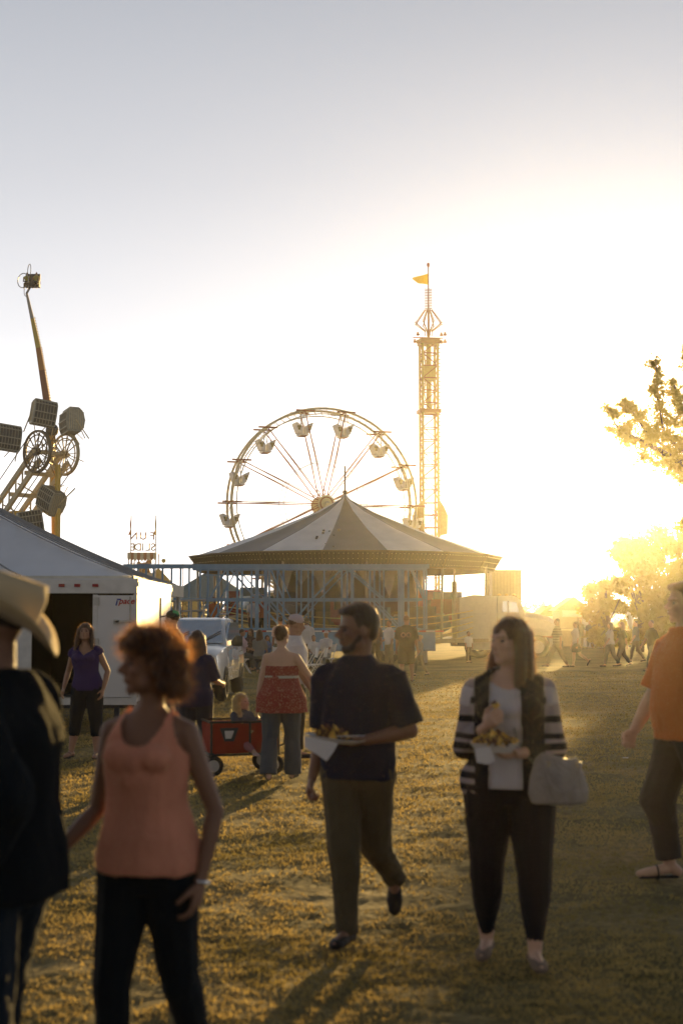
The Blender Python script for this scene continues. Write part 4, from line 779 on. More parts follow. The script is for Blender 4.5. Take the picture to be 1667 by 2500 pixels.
# ---------------------------------------------------------------- vehicles
def suv():
    d = 28.; root = empty('white_suv', (-3.22, d + 2.3, 0), R(-2), label='white sport utility vehicle parked nose to camera beside the cargo trailer', cat='car')
    wp = mat('white_car_paint', (.66, .63, .58), .25, var=.03, coat=1, spec=.5); gl = mat('windscreen_glass', (.6, .6, .58), .12, spec=1, metal=1); ch = mat('chrome', (.75, .72, .66), .15, 1)
    W = .95
    sec = [(-2.25, .48, .85, .80), (-2.2, .36, .98, .88), (-1.9, .34, 1.08, .93), (-1.0, .34, 1.14, .95), (-.6, .34, 1.16, .95), (1.9, .34, 1.18, .95), (2.2, .36, 1.12, .93), (2.35, .5, .95, .86)]
    b = MB(); b.rings([[V3(x, y, z) for x, z in ((-w, zl + .06), (-w * .9, zl), (w * .9, zl), (w, zl + .06), (w * 1.01, (zl + zh) / 2), (w * .96, zh - .06), (w * .8, zh), (-w * .8, zh), (-w * .96, zh - .06), (-w * 1.01, (zl + zh) / 2))] for y, zl, zh, w in sec]); b.build('body', wp, root, smooth=35)
    b = MB(); cs = [(-.95, 1.1, 1.12, .86), (-.15, 1.1, 1.62, .76), (.1, 1.1, 1.68, .75), (1.6, 1.1, 1.67, .74), (2.2, 1.1, 1.2, .82)]
    b.rings([[V3(x, y, z) for x, z in ((-.9, zl), (.9, zl), (w * (1 if zh > 1.5 else 1.05), zh - .03), (w * .85, zh), (-w * .85, zh), (-w * (1 if zh > 1.5 else 1.05), zh - .03))] for y, zl, zh, w in cs]); cab = b.build('cabin', wp, root, smooth=30)
    b = MB(); g = lambda t, k: V3(0, -.95 + .8 * t, 1.13 + .5 * t) ; b.add([V3(-.82, -.965, 1.16), V3(.82, -.965, 1.16), V3(.7, -.2, 1.625), V3(-.7, -.2, 1.625), V3(-.82, -.945, 1.15), V3(.82, -.945, 1.15), V3(.7, -.18, 1.6), V3(-.7, -.18, 1.6)], [(0, 1, 2, 3), (7, 6, 5, 4), (0, 4, 5, 1), (1, 5, 6, 2), (2, 6, 7, 3), (3, 7, 4, 0)]); b.build('windscreen', gl, root)
    for s_ in (-1, 1): b = MB(); b.prism([(-.7, 1.2), (-.05, 1.58), (1.5, 1.58), (1.9, 1.22)], (s_ * .845, 0, 0), (0, 1, 0), (0, 0, 1), .05); b.build('side_window', gl, root); 
    for s_ in (-1, 1): b = MB(); b.loft([(s_ * .98, -.72, 1.14), (s_ * 1.1, -.74, 1.2), (s_ * 1.2, -.72, 1.2)], [(.03, .05), (.07, .12), (.05, .1)], 12, up=(0, 0, 1)); b.build('door_mirror', M_('mirror_dark', (.05, .055, .05), .3), root, smooth=40)
    for s_ in (-1, 1): b = MB(); b.ball((s_ * .68, -2.14, .83), (.2, .1, .12)); b.build('headlight', mat('headlight_glass', (.55, .5, .42), .08, spec=1, metal=.4), root, True)
    b = MB(); b.box((0, -2.25, .82), (.95, .05, .2)); b.build('grille', dark, root); b = MB(); b.box((0, -2.3, .5), (1.75, .14, .18)); b.box((0, -2.29, .82), (1.0, .03, .03)); b.build('bumper', ch, root)
    for x in (-.3, .35): b = MB(); b.bar((x, -.97, 1.18), (x + .38, -.62, 1.4), .02); b.build('wiper', dark, root)
    for s_ in (-1, 1): b = MB(); b.path([(s_ * .62, -.1, 1.7), (s_ * .62, .1, 1.76), (s_ * .62, 1.5, 1.76), (s_ * .62, 1.6, 1.7)], .018); b.build('roof_rail', dark, root)
    for s_ in (-1, 1):
        for y in (-1.45, 1.45):
            b = MB(); b.torus((s_ * .86, y, .37), .28, .095, (1, 0, 0), 28, 8, w=.12); w_ = b.build('wheel', rubber, root, True); b = MB(); b.disc((s_ * .9, y, .37), .21, .1, (1, 0, 0)); 
            for k in range(6): a = k * PI / 3; b.bar((s_ * .96, y, .37), (s_ * .96, y + .19 * math.cos(a), .37 + .19 * math.sin(a)), .05)
            b.build('rim', ch, w_)
suv()
def truck():
    d = 62.; root = empty('road_truck', (gx(1240, d), d, 0), label='pale long nosed road truck with sleeper cab and upright exhaust beside the ride', cat='truck'); o = root.location; X = lambda px: gx(px, d) - o.x; H_ = lambda py: CH + (1515 - py) * d / F
    tp = mat('truck_paint', (.5, .46, .38), .35, var=.08, coat=.5); W = 1.2
    b = MB(); b.prism([(X(1116), .75), (X(1205), .75), (X(1205), 2.66), (X(1150), 2.72), (X(1116), 2.6)], (0, 0, 0), (1, 0, 0), (0, 0, 1), 2 * W); b.build('sleeper_cab', tp, root)
    b = MB(); b.prism([(X(1207), .75), (X(1272), .75), (X(1272), 1.95), (X(1262), 2.5), (X(1245), 2.68), (X(1207), 2.68)], (0, 0, 0), (1, 0, 0), (0, 0, 1), 2 * W - .08); b.build('driver_cab', tp, root)
    b = MB(); b.rings([[V3(x, y * w, z) for y, z in ((-1, .8), (-1, zh - .22), (-.75, zh), (.75, zh), (1, zh - .22), (1, .8))] for x, zh, w in ((X(1273), 1.98, 1.08), (X(1300), 1.94, 1.04), (X(1330), 1.8, .98), (X(1348), 1.62, .9), (X(1356), 1.35, .85))]); b.build('bonnet', tp, root, smooth=35)
    for s_ in (-1, 1):
        b = MB(); xc, r0, r1 = X(1303), .52, .75; b.rings([[V3(xc + r * math.cos(a), s_ * y, .55 + r * math.sin(a)) for r, y in ((r0, .85), (r1, .85), (r1, 1.25), (r0, 1.25))] for a in np.linspace(-.1, PI + .1, 17)]); b.build('front_wing', tp, root, smooth=35)
        b = MB(); b.torus((xc, s_ * 1.05, .5), .36, .14, (0, 1, 0), 26, 8, w=.15); w_ = b.build('wheel', rubber, root, True); b = MB(); b.disc((xc, s_ * 1.08, .5), .27, .16, (0, 1, 0)); b.torus((xc, s_ * 1.16, .5), .12, .03, (0, 1, 0), 12); b.build('rim', steel, w_)
        b = MB(); b.torus((X(1165), s_ * 1.05, .5), .36, .14, (0, 1, 0), 26, 8, w=.15); b.build('wheel', rubber, root, True)
        b = MB(); b.prism([(X(1218), 1.98), (X(1258), 1.98), (X(1252), 2.4), (X(1220), 2.45)], (0, s_ * (W - .02), 0), (1, 0, 0), (0, 0, 1), .06); b.build('side_window', mat('pale_window', (.7, .72, .72), .05, spec=1, metal=.6), root)
        b = MB(); b.prism([(X(1230) + dx, 1.96 + dz) for dx, dz in ((0, 0), (.07, 0), (.07, .5), (0, .5))], (0, s_ * (W + .01), 0), (1, 0, 0), (0, 0, 1), .05); b.build('window_post', dark, root)
        b = MB(); b.ball((X(1354), s_ * .8, 1.15), (.08, .14, .14)); b.build('headlight', bulb, root, True)
    b = MB(); b.tube((X(1104), -1.1, .6), (X(1104), -1.1, H_(1422)), .11); b.build('exhaust_stack', M_('tarnished_chrome', (.4, .32, .22), .35, metal=1), root, True)
    b = MB(); b.box(((X(1116) + X(1270)) / 2, -1.1, .55), (1.9, .3, .35)); b.build('fuel_tank', steel, root); b = MB(); b.box(((X(1100) + X(1350)) / 2, 0, .62), (X(1350) - X(1100), .9, .2)); b.box((X(1360), 0, .6), (.15, 2.1, .3)); b.build('chassis', dark, root)
    for x in (1215, 1232, 1250): b = MB(); b.ball((X(x), -.6, 2.72), (.09, .09, .06)); b.build('roof_light', M_('lamp_amber', 0), root, True)
    b = MB(); b.box((X(1146), -1.214, 1.9), (1.2, .02, .03)); b.box((X(1190), -1.214, 1.2), (.03, .02, .8)); b.build('body_trim', steel, root)
truck()
def simple(name, label, cat, parts, loc=(0, 0, 0), rz=0, group=None):
    r = empty(name, loc, rz, label=label, cat=cat, group=group)
    for nm, m_, fn in parts: b = MB(); fn(b); b.build(nm, m_, r)
    return r
def boxhouse():
    d = 76.; x0, x1 = gx(1196, d), gx(1266, d); z = at(0, 1397, d).z; w = x1 - x0
    simple('site_container', 'tall plain tan container standing behind the truck', 'container', [('wall', M_('tan_panel', (.3, .22, .12)), lambda b: b.box((0, 0, z / 2), (w, 2.4, z))), ('rib', M_('tan_rib', (.24, .17, .09)), lambda b: [b.box((-w / 2 + .1 + k * (w - .2) / 8, -1.22, z / 2), (.04, .04, z - .1)) for k in range(9)]), ('roof', M_('tan_rib', 0), lambda b: b.box((0, 0, z + .04), (w + .08, 2.5, .08)))], ((x0 + x1) / 2, d, 0))
boxhouse()
def stand(px0, px1, py, d, label, c, roofc, cat='food stand', name='food_stand'):
    x0, x1 = gx(px0, d), gx(px1, d); z = at(0, py, d).z; w = x1 - x0; e = z * .72
    def roof(b): b.prism([(-w / 2 - .3, e), (0, z), (w / 2 + .3, e)], (0, 0, 0), (1, 0, 0), (0, 0, 1), 3.4)
    simple(name, label, cat, [('wall', c, lambda b: (b.box((-w / 2 + .1, 0, e / 2), (.2, 3, e)), b.box((w / 2 - .1, 0, e / 2), (.2, 3, e)), b.box((0, 1.4, e / 2), (w - .4, .1, e)), b.box((0, -1.4, .5), (w - .4, .12, 1)))), ('roof', roofc, roof), ('counter', cream, lambda b: b.box((0, -1.6, 1.04), (w, .5, .08))), ('sign_board', white, lambda b: b.box((0, -1.56, e - .2), (w * .8, .06, .4)))], ((x0 + x1) / 2, d, 0))
stand(1314, 1352, 1478, 98, 'low far stand with dull roof right of the truck', M_('stand_tan', (.3, .24, .14)), gold); stand(1356, 1426, 1458, 92, 'gabled brown food stand in the glare beyond the walkers', M_('stand_brown', (.25, .18, .1)), M_('roof_brown', (.2, .13, .07)))
stand(1430, 1480, 1462, 88, 'white food stand under the edge of the trees', white, white)
def booth():
    d = 84.; x = gx(1488, d); r = empty('draped_booth', (x, d, 0), label='white draped canopy booth with gathered corner curtains near the trees', cat='booth')
    b = MB(); b.prism([(-1.1, 2.1), (0, 2.9), (1.1, 2.1), (1.1, 1.95), (-1.1, 1.95)], (0, 0, 0), (1, 0, 0), (0, 0, 1), 2.2); b.build('canopy', white, r)
    for s_ in (-1, 1): b = MB(); b.loft([(s_ * .95, -1, 2.0), (s_ * 1.0, -1, 1.2), (s_ * 1.12, -1, .1)], [.3, .1, .25], 10); b.build('curtain', white, r, True)
booth()
def fartent():
    d = 95.; r = empty('blue_tent', (gx(512, d), d, 0), label='teal peaked tent far behind the blue lattice fence', cat='tent')
    b = MB(); b.add([(-3, -2, 3), (3, -2, 3), (3, 2, 3), (-3, 2, 3), (0, 0, 5)], [(0, 1, 4), (1, 2, 4), (2, 3, 4), (3, 0, 4), (3, 2, 1, 0)]); b.build('roof', M_('tent_teal', (.12, .2, .22)), r)
    for x in (-2.8, 2.8): b = MB(); b.tube((x, -1.9, 0), (x, -1.9, 3), .06); b.build('tent_pole', steel, r)
fartent()
# ---------------------------------------------------------------- folding chairs
def chair():
    r = empty('folding_chair', (0, 0, 0), cat='chair'); w_ = M_('chair_white', (.68, .64, .6), .5)
    b = MB(); b.box((0, 0, .44), (.4, .38, .03)); b.build('seat', w_, r); b = MB(); b.box((0, .24, .76), (.42, .025, .24), Matrix.Rotation(R(-10), 3, 'X')); b.build('backrest', w_, r)
    for s_ in (-1, 1):
        b = MB(); b.path([(s_ * .22, -.26, 0), (s_ * .22, .0, .42), (s_ * .22, .27, .9)], .014, 6); b.build('leg', steel if 0 else w_, r); b = MB(); b.path([(s_ * .19, .26, 0), (s_ * .19, -.14, .45)], .014, 6); b.build('leg', w_, r)
    b = MB(); b.tube((-.19, .22, .1), (.19, .22, .1), .01); b.tube((-.22, -.2, .1), (.22, -.2, .1), .01); b.build('stretcher', w_, r); return r
CH0 = chair(); CHG = 'white folding chairs before the blue trailer'
for i, (px, d, a, l_) in enumerate(((592, 44, 100, 'white folding chair under the seated person in a pink top'), (688, 40, 175, 'white folding chair with orange cloth just left of the red dress'), (752, 38, -80, 'white folding chair left of the seated baseball fans'), (774, 38.5, -100, 'white folding chair nearest the navy t-shirt of the bearded man'), (655, 46.5, 60, 'white folding chair in the shade at the trailer side'), (796, 44.5, -30, 'white folding chair under the seated child in white'))):
    c = CH0 if i == 0 else copy_tree(CH0); c.location = (gx(px, d), d, 0); c.rotation_euler = (0, 0, R(a)); c['label'] = l_; c['group'] = CHG
b = MB(); b.prism([(-.2, 0), (.2, 0), (.2, .28), (-.2, .28)], (gx(688, 39.75), 39.73, .5), (1, 0, 0), (0, 0, 1), .03); b.build('hanging_jacket', fabric('orange_cloth', (.5, .14, .05)), label='orange cloth hanging on the back of a white folding chair', cat='jacket', vox=.02, sm=2, post=lambda me, co, no: co + no * (.02 * vnoise(co, 18, 2))[:, None])
# ---------------------------------------------------------------- red wagon
def wagon():
    d = 15.3; r = empty('red_wagon', (gx(588, d), d, 0), R(16), label='red canvas folding wagon with black frame carrying a small child', cat='wagon'); cl = fabric('red_canvas', (.3, .035, .02), trans=.12); bk = M_('black_tube', (.02, .02, .02), .4)
    a, c, z0, z1 = .36, .24, .24, .56; b = MB(); t = .015
    for q in (((-a, -c), (a, -c)), ((a, -c), (a, c)), ((a, c), (-a, c)), ((-a, c), (-a, -c))): b.bar((*q[0], (z0 + z1) / 2), (*q[1], (z0 + z1) / 2), t, z1 - z0 - .02)
    b.box((0, 0, z0), (2 * a, 2 * c, .02)); b.build('tub', cl, r, vox=.012, sm=1, post=lambda me, co, no: co + no * (.006 * vnoise(co, 14, 6))[:, None])
    b = MB()
    for z in (z0 - .02, z1): b.path([(-a - .01, -c - .02, z), (a + .01, -c - .02, z), (a + .01, c + .02, z), (-a - .01, c + .02, z), (-a - .01, -c - .02, z)], .013, 6)
    for x, y in ((-a, -c - .02), (a, -c - .02), (a, c + .02), (-a, c + .02), (.05, -c - .022), (.05, c + .022)): b.tube((x, y, z0 - .03), (x, y, z1), .012)
    b.build('frame', bk, r)
    b = MB(); b.prism([(-.22, .47), (-.12, .47), (-.15, .39), (-.21, .39)], (0, -c - .02, 0), (1, 0, 0), (0, 0, 1), .008); b.build('pocket_label', M_('label_white', (.5, .48, .44)), r); b = MB(); b.prism([(-.27, .5), (-.07, .5), (-.12, .36), (-.22, .36)], (0, -c - .012, 0), (1, 0, 0), (0, 0, 1), .008); b.build('pocket', dark, r)
    for x in (-a + .02, a - .06):
        for y in (-c - .03, c + .03): b = MB(); b.torus((x, y, .11), .085, .025, (0, 1, 0), 22, 6); w_ = b.build('wheel', rubber, r, True); b = MB(); b.disc((x, y, .11), .062, .03, (0, 1, 0), 16); b.build('rim', M_('rim_grey', (.35, .33, .3)), w_); b = MB(); b.bar((x, y * .97, .11), (x, y * .9, z0), .02); b.build('wheel_fork', bk, r)
    b = MB(); b.path([(a, 0, .25), (a + .12, 0, .3), (a + .25, .25, .75)], .012); b.tube((a + .19, .25, .75), (a + .31, .25, .75), .015); b.build('pull_handle', bk, r)
wagon()
# ---------------------------------------------------------------- trees
def leaves(name, C, rad, n, size, m, parent, seed=1, gap=.25):
    g = np.random.default_rng(seed); C = np.asarray(C, float); k = g.integers(0, len(C), n); rad = np.broadcast_to(np.asarray(rad, float), (len(C),))[k]; v = g.normal(size=(n, 3)); v /= np.linalg.norm(v, axis=1)[:, None]
    P = C[k] + v * (rad * np.abs(g.normal(0, .62, n)))[:, None] * np.array([1, 1, .8]); P = P[vnoise(P, 1.1 / max(size * 9, .3), seed) > -gap * 2.2]; n = len(P)
    a = g.normal(size=(n, 3)); a /= np.linalg.norm(a, axis=1)[:, None]; c = np.cross(a, g.normal(size=(n, 3))); c /= np.linalg.norm(c, axis=1)[:, None]; s_ = size * g.uniform(.5, 1.3, n)[:, None]
    return tri_cloud(name, P - c * s_ * .5, P + c * s_ * .5, P + a * s_, m, parent)
leafm = mat('sunlit_leaves', (.09, .085, .02), .6, var=.4, scale=3, trans=.6, tcol=(.4, .3, .05)); bark = mat('bark', (.1, .07, .045), .9, var=.4, scale=12, bump=.8, bscale=30)
def righttree():
    d = 30.; root = empty('leafy_tree', (gx(1830, d), d, 0), label='tall leafy tree at the right edge with sprays of leaves against the sun', cat='tree'); o = root.location; P = lambda px, py, dd=0: at(px, py, d + dd) - o; rr = random.Random(9)
    b = MB(); base = V3(0, 0, 0); b.path([base, P(1822, 1400), P(1800, 1180), P(1790, 1000), P(1800, 800), P(1790, 620)], [.24, .2, .17, .13, .09, .04], 10); C = []; Rd = []
    limbs = [([(1810, 1250), (1700, 1130), (1620, 1060), (1602, 960), (1600, 868)], 0, .2), ([(1810, 1250), (1690, 1140), (1580, 1060), (1540, 1000), (1522, 980)], 1, .15), ([(1700, 1150), (1590, 1090), (1530, 1060), (1500, 1035), (1490, 1000)], -1, .1), ([(1800, 1180), (1700, 1080), (1660, 980), (1640, 930)], 1.5, .22), ([(1800, 1150), (1720, 1020), (1690, 900), (1668, 840)], -.5, .3), ([(1790, 1000), (1740, 880), (1720, 780), (1700, 740)], .6, .4), ([(1815, 1300), (1720, 1210), (1660, 1150), (1620, 1120)], 0, .35), ([(1815, 1330), (1740, 1290), (1690, 1270), (1660, 1290)], 1, .35)]
    for pts, dd, r0 in limbs:
        Q = [P(x, y, dd * k / 2 + rr.uniform(-.2, .2)) for k, (x, y) in enumerate(pts)]; b.path(Q, [.07, .05, .03, .02, .01][:len(Q)], 6)
        for i in range(len(Q) - 1):
            for t in np.linspace(0, 1, 7):
                if i == 0 and t < .4: continue
                p = Q[i].lerp(Q[i + 1], t); k = 1 - (i + t) / (len(Q) - 1); 
                for _ in range(2): C.append(p + V3(rr.gauss(0, 1), rr.gauss(0, 1), rr.gauss(0, .6)) * (.04 + .16 * k)); Rd.append(.06 + r0 * .2 + .16 * k)
    for k in range(90): C.append(P(rr.uniform(1700, 2100), rr.uniform(700, 1250), rr.uniform(-2.5, 2.5))); Rd.append(rr.uniform(.25, .5))
    for k in range(34): C.append(P(rr.uniform(1590, 1760), rr.uniform(1010, 1150), rr.uniform(-1, 1))); Rd.append(rr.uniform(.12, .3))
    b.build('trunk', bark, root, True); leaves('crown', C, Rd, 30000, .07, leafm, root, 3)
righttree()
def bushtree(px, d, py, wpx, label, n, seed, low=0.0):
    x = gx(px, d); z = at(0, py, d).z; w = wpx * d / F; root = empty('bushy_tree', (x, d, 0), label=label, cat='tree', group='trees in the glare on the right' if px > 1200 else 'far trees behind the fence'); rr = random.Random(seed); b = MB(); b.path([(0, 0, 0), (.1, 0, z * .4), (0, 0, z * .8)], [w * .06, w * .045, .05], 8)
    C = []; Rd = []
    for k in range(46):
        a = rr.uniform(0, 6.28); q = math.sqrt(rr.random()); h = z * (low + .12 + (.78 - low) * rr.random()); f = math.sqrt(max(.05, 1 - ((h / z - .45) / .6) ** 2)); C.append((w * .42 * q * math.cos(a) * f, w * .42 * q * math.sin(a) * f, h)); Rd.append(w * .13 * rr.uniform(.6, 1.2))
        if k % 5 == 0: b.tube((0, 0, z * .3), C[-1], .06, .02, 5)
    b.build('trunk', bark, root); leaves('crown', C, Rd, n, max(.1, d * .0028), leafm, root, seed)
for k, (px, d, py, w_, n, l_, lo) in enumerate(((1478, 70, 1400, 130, 10000, 'low rounded bush tree, leftmost of the dense row in the glare', 0), (1560, 74, 1296, 175, 18000, 'broad dense tree behind the walkers, directly under the sun', 0), (1655, 72, 1270, 220, 20000, 'tallest dense tree behind the head of the man in orange', 0), (1740, 66, 1290, 230, 15000, 'dense dark tree cut by the right picture edge', 0), (455, 150, 1432, 60, 3000, 'small golden far tree left of the blue lattice fence', 0), (500, 160, 1440, 80, 3000, 'far golden tree seen through the blue fence posts', 0), (430, 140, 1450, 70, 2500, 'far low tree beside the white trailer corner', 0))): bushtree(px, d, py, w_, l_, n, 20 + k, lo)
g = np.random.default_rng(8); n = 60; C = np.stack([g.uniform(-75, 95, n), g.uniform(205, 225, n), g.uniform(.3, 2.6, n)], 1); b_ = leaves('treeline', np.concatenate([C + g.normal(0, 2, C.shape) * [3, 1, .3] for _ in range(6)]), 2.3, 26000, .7, leafm, None, 5); tag(b_, kind='stuff', label='low far treeline along the horizon')
def scraps():
    m_ = mat('litter_paper', (.7, .66, .6), .6)
    for k, (px, py, l_) in enumerate(((1520, 1740 * 1.063, 'white paper scrap on the turf left of the striding man in orange'), (618, 1868, 'scrap of paper on the grass by the wagon wheels'), (1100, 1700, 'paper scrap on bare turf between the two central walkers'))):
        d = gd(py); b = MB(); r_ = random.Random(k); b.rings([[V3(.03 * math.cos(a) * (1 + .3 * r_.random()), .022 * math.sin(a), .012 + .008 * r_.random() + z) for a in np.linspace(0, 6.28, 9)[:-1]] for z in (0, .004)]); b.build('paper_scrap', m_, loc=(gx(px, d), d, 0), label=l_, cat='litter', group='litter on the turf')
scraps()
# ---------------------------------------------------------------- people further off
fb = lambda n, c, **k: fabric(n, c, bump=.3, **k)
whitetee = fb('white_tee', (.6, .55, .52)); jeans = fb('blue_jeans', (.05, .065, .085)); blackf = fb('black_fabric', (.012, .012, .014)); khaki = fb('khaki_cloth', (.2, .15, .09)); navyf = fb('navy_fabric', (.012, .016, .05)); purple = fb('purple_jersey', (.035, .02, .09)); grayf = fb('grey_fabric', (.2, .19, .18)); shoe_ = fb('plain_shoe', (.06, .05, .04)); pinkf = fb('pale_pink', (.5, .36, .36))
def cap_(c1, c2, brim=1, yaw=0):
    def f(A):
        b = MB(); b.M = A['HM'] @ Matrix.Rotation(R(yaw), 4, 'Z'); b.ball((0, .012, .034), (.05, .058, .042), n=18, m=10); b.build('cap', c1, A['root'], True); b = MB(); b.M = A['HM'] @ Matrix.Rotation(R(yaw), 4, 'Z'); b.loft([(0, -.035, .03), (0, -.065, .027), (0, -.1, .018)], [(.045, .004), (.042, .004), (.02, .003)], 14, up=(0, 0, 1)); b.build('cap_peak', c2, A['root'], True)
    return f
P_ = lambda px, d: (gx(px, d), d, 0)
mk_person(P_(216, 17), R(-8), 1.58, 'woman in dark purple top and cropped trousers leaning by the trailer doorway', top=('tee', purple, dict(off=.01, hem=.49, sl=.2, cut=lambda x, y, z, n: (y < 0) & (z > .8 - .045 * (1 - np.abs(x) / .05)) & (np.abs(x) < .05))), bottom=('pants', blackf, dict(len=1.45, off=.008)), shoe=('sandal', shoe_), hair=('long', 'brown', .12, 1), sk='tan', male=False, w=1.08, legs=((6, 6, 2, 8), (2, 4, 0, 2)), arms=((-24, 22, 30, 4), (-8, 26, 22, -6)), sway=-4, head=(10, -10, 0), vox=.009, detail=1)
mk_person(P_(420, 20), R(-110), 1.74, 'man in camouflage t-shirt and green and black cap facing the trailer', top=('tee', fb('camouflage', (.12, .12, .09), fn=spots_fn((.3, .3, .25), 14, .5)), dict(off=.013, hem=.48, sl=.9, loose=.01)), bottom=('pants', jeans), shoe=('shoe', shoe_), hair=('short', 'brown'), sk='light', w=1.15, vox=.01, hats=cap_(mat('cap_green_black', (.02, .03, .025), .8, fn=spots_fn((.05, .35, .12), 4, .5)), blackf), arms=((30, 6, 80, -20), (20, 6, 60, -10)))
mk_person(P_(482, 15.6), R(160), 1.5, 'girl with long brown hair in navy t-shirt seen from behind near the white car', top=('tee', navyf, dict(off=.011, hem=.46, sl=.9, loose=.01)), bottom=('pants', fb('dark_jeans', (.02, .025, .035))), shoe=('shoe', shoe_), hair=('long', 'brown', .27, 1), sk='tan', male=False, w=1.12, vox=.009, arms=((24, 10, 80, -6), (30, 8, 85, -15)), head=(20, 0, 0))
mk_person(P_(688, 14.7), R(176), 1.565, 'woman in strapless red patterned dress with pale belt over flared jeans, back turned', top=('strapless', fb('red_print', (.26, .035, .03), trans=.1, fn=spots_fn((.42, .16, .12), 60, .56)), dict(off=.01, hem=.43, topz=.735, loose=.02, flare=.03, name='dress')), bottom=('pants', jeans, dict(flare=.022, cuff=.03, len=2.02)), shoe=('shoe', shoe_), hair=('bun', 'brown', 0, 1), sk='light', male=False, w=1.15, vox=.009, arms=((14, 34, 40, 52), (2, 14, 6, 8)), legs=((10, 3, 6, 0), (-4, 4, -14, 0)), head=(-15, 0, 0), detail=0,
    extra=lambda A: (lambda b: (b.rings([[A['T']((0, 0, z_)) * A['H'] + V3((.088 * 1.15 + .012) * A['H'] * math.cos(a), (.066 * 1.15 + .012) * A['H'] * math.sin(a), 0) for a in np.linspace(0, 2 * PI, 25)[:-1]] for z_ in (.652, .66, .668)], cap=False), b.build('belt', fb('pale_belt', (.5, .44, .38)), A['root'], True)))(MB()))
mk_person(P_(724, 17), R(100), 1.67, 'man in white and dark cap behind the woman in the red dress', top=('tee', whitetee, dict(off=.012, hem=.48, sl=.9)), bottom=('pants', blackf), shoe=('shoe', shoe_), hair=('short', 'brown', 0, 1), sk='tan', w=1.0, vox=.01, hats=cap_(fb('cap_white', (.5, .42, .42)), blackf, yaw=0), head=(0, 12, 0), arms=((5, 4, 30, -5), (0, 4, 60, -5)))
mk_person((gx(592, 15.35), 15.35, 0), R(35), .95, 'small blond child in dark top sitting in the red wagon', top=('tee', fb('child_denim', (.06, .07, .09)), dict(off=.012, sl=.9)), bottom=('pants', fb('child_pink', (.3, .12, .14))), shoe=('shoe', pinkf), hair=('girl', 'blond', .19, 1), sk='light', male=False, w=1.15, vox=.008, z=-.13, legs=((88, 10, 70, 0),) * 2, arms=((40, 10, 80, -15),) * 2, headscale=1.45, head=(25, -5, 0), detail=1)
GR = 'people standing and sitting before the blue trailer'
def far(px, d, rz, H, label, tc, bc, hair=('short', 'black'), male=True, sk='tan', pose=None, group=None, vox=.018, bk='pants', bo={}, to={}, **k):
    k2 = dict(pose or {}); k2.update(k); return mk_person(P_(px, d), R(rz), H, label, top=('tee', tc, dict(off=.012, sl=.9, **to)), bottom=(bk, bc, dict(off=.01, **bo)), shoe=('shoe', shoe_), hair=hair, sk=sk, male=male, vox=vox, group=group, **k2)
far(513, 32, 150, 1.72, 'man in mint green t-shirt beyond the bonnet of the white car', fb('mint_green', (.12, .4, .26)), jeans)
far(949, 47, -60, 1.62, 'person in white t-shirt and khaki trousers standing left of the black t-shirt man', whitetee, khaki, group=GR, arms=((5, 5, 70, -30), (0, 5, 10, 0)))
def emblem(A):
    for s_ in (-1, 1): b = MB(); b.torus((s_ * .07, .18, 1.22), .055, .018, (0, 1, 0), 14, 5, w=.006); b.build('shirt_print', M_('print_tan', (.35, .25, .18)), A['root'])
far(992, 38, 172, 1.74, 'man in black t-shirt with pale back print and long shorts, back turned', blackf, blackf, hair=('short', 'brown', 0, 1), bo=dict(len=.98), w=1.15, arms=((6, 12, 20, 6), (6, 12, 20, 6)), extra=emblem, legs=((4, 4, 0, 2), (-3, 4, -3, 2)))
far(1024, 42, -70, 1.2, 'small child in grey top just right of the black t-shirt man', grayf, khaki, hair=('short', 'blond', 0, 1), headscale=1.2, sk='light', **WALK)
far(1143, 55, 30, 1.18, 'little child in pale top standing in front of the truck', whitetee, blackf, headscale=1.25)
far(915, 48, 10, 1.66, 'person in dark clothes standing half hidden by the bearded man', navyf, blackf, group=GR)
far(1358, 50, -88, 1.76, 'man in plaid shirt striding left in front of the truck bonnet', fb('plaid_brown', (.14, .1, .07), fn=stripe_fn((.3, .24, .16), 2, .09, .6)), khaki, legs=((30, 3, 20, 0), (-20, 3, -30, 0)), arms=((20, 6, 95, -10), (-15, 6, 0, 0)), w=1.05)
far(1404, 50, -88, 1.58, 'woman in white jacket and dark shorts walking left with a bottle', whitetee, blackf, hair=('pony', 'brown', 0, 1), male=False, sk='light', bo=dict(len=.75), to=dict(hem=.46), legs=((10, 2, 4, 0), (-18, 2, -55, 0)), arms=((10, 6, 20, 0), (-5, 6, 5, 0)))
far(1488, 50, -86, 1.58, 'long haired woman in white t-shirt walking left in the glare', whitetee, fb('slate_trousers', (.05, .05, .06)), hair=('long', 'black', .14), male=False, pose=WALK)
far(1516, 50.5, -84, 1.6, 'woman in dark top walking arm in arm behind the white t-shirt', blackf, blackf, hair=('long', 'brown', .16), male=False, pose=WALK2)
far(1550, 56, -86, 1.64, 'person in pale shirt and pale trousers walking left in the glare', grayf, khaki, sk='light', pose=WALK)
far(1588, 46, -70, 1.66, 'person in dark clothes walking half behind the man in orange', blackf, fb('slate_trousers', 0), pose=WALK2)
for px, H, l_, c in ((1416, 1.7, 'far dark figure nearest the brown food stand', blackf), (1438, 1.62, 'far figure in navy before the white stand', navyf), (1451, 1.7, 'far tall figure in black before the white stand', blackf), (1468, 1.6, 'far figure in brown beside the booth curtain', khaki)): far(px, 82, rnd.uniform(-180, 180), H, l_, c, blackf, group='far figures by the stands', vox=.03)
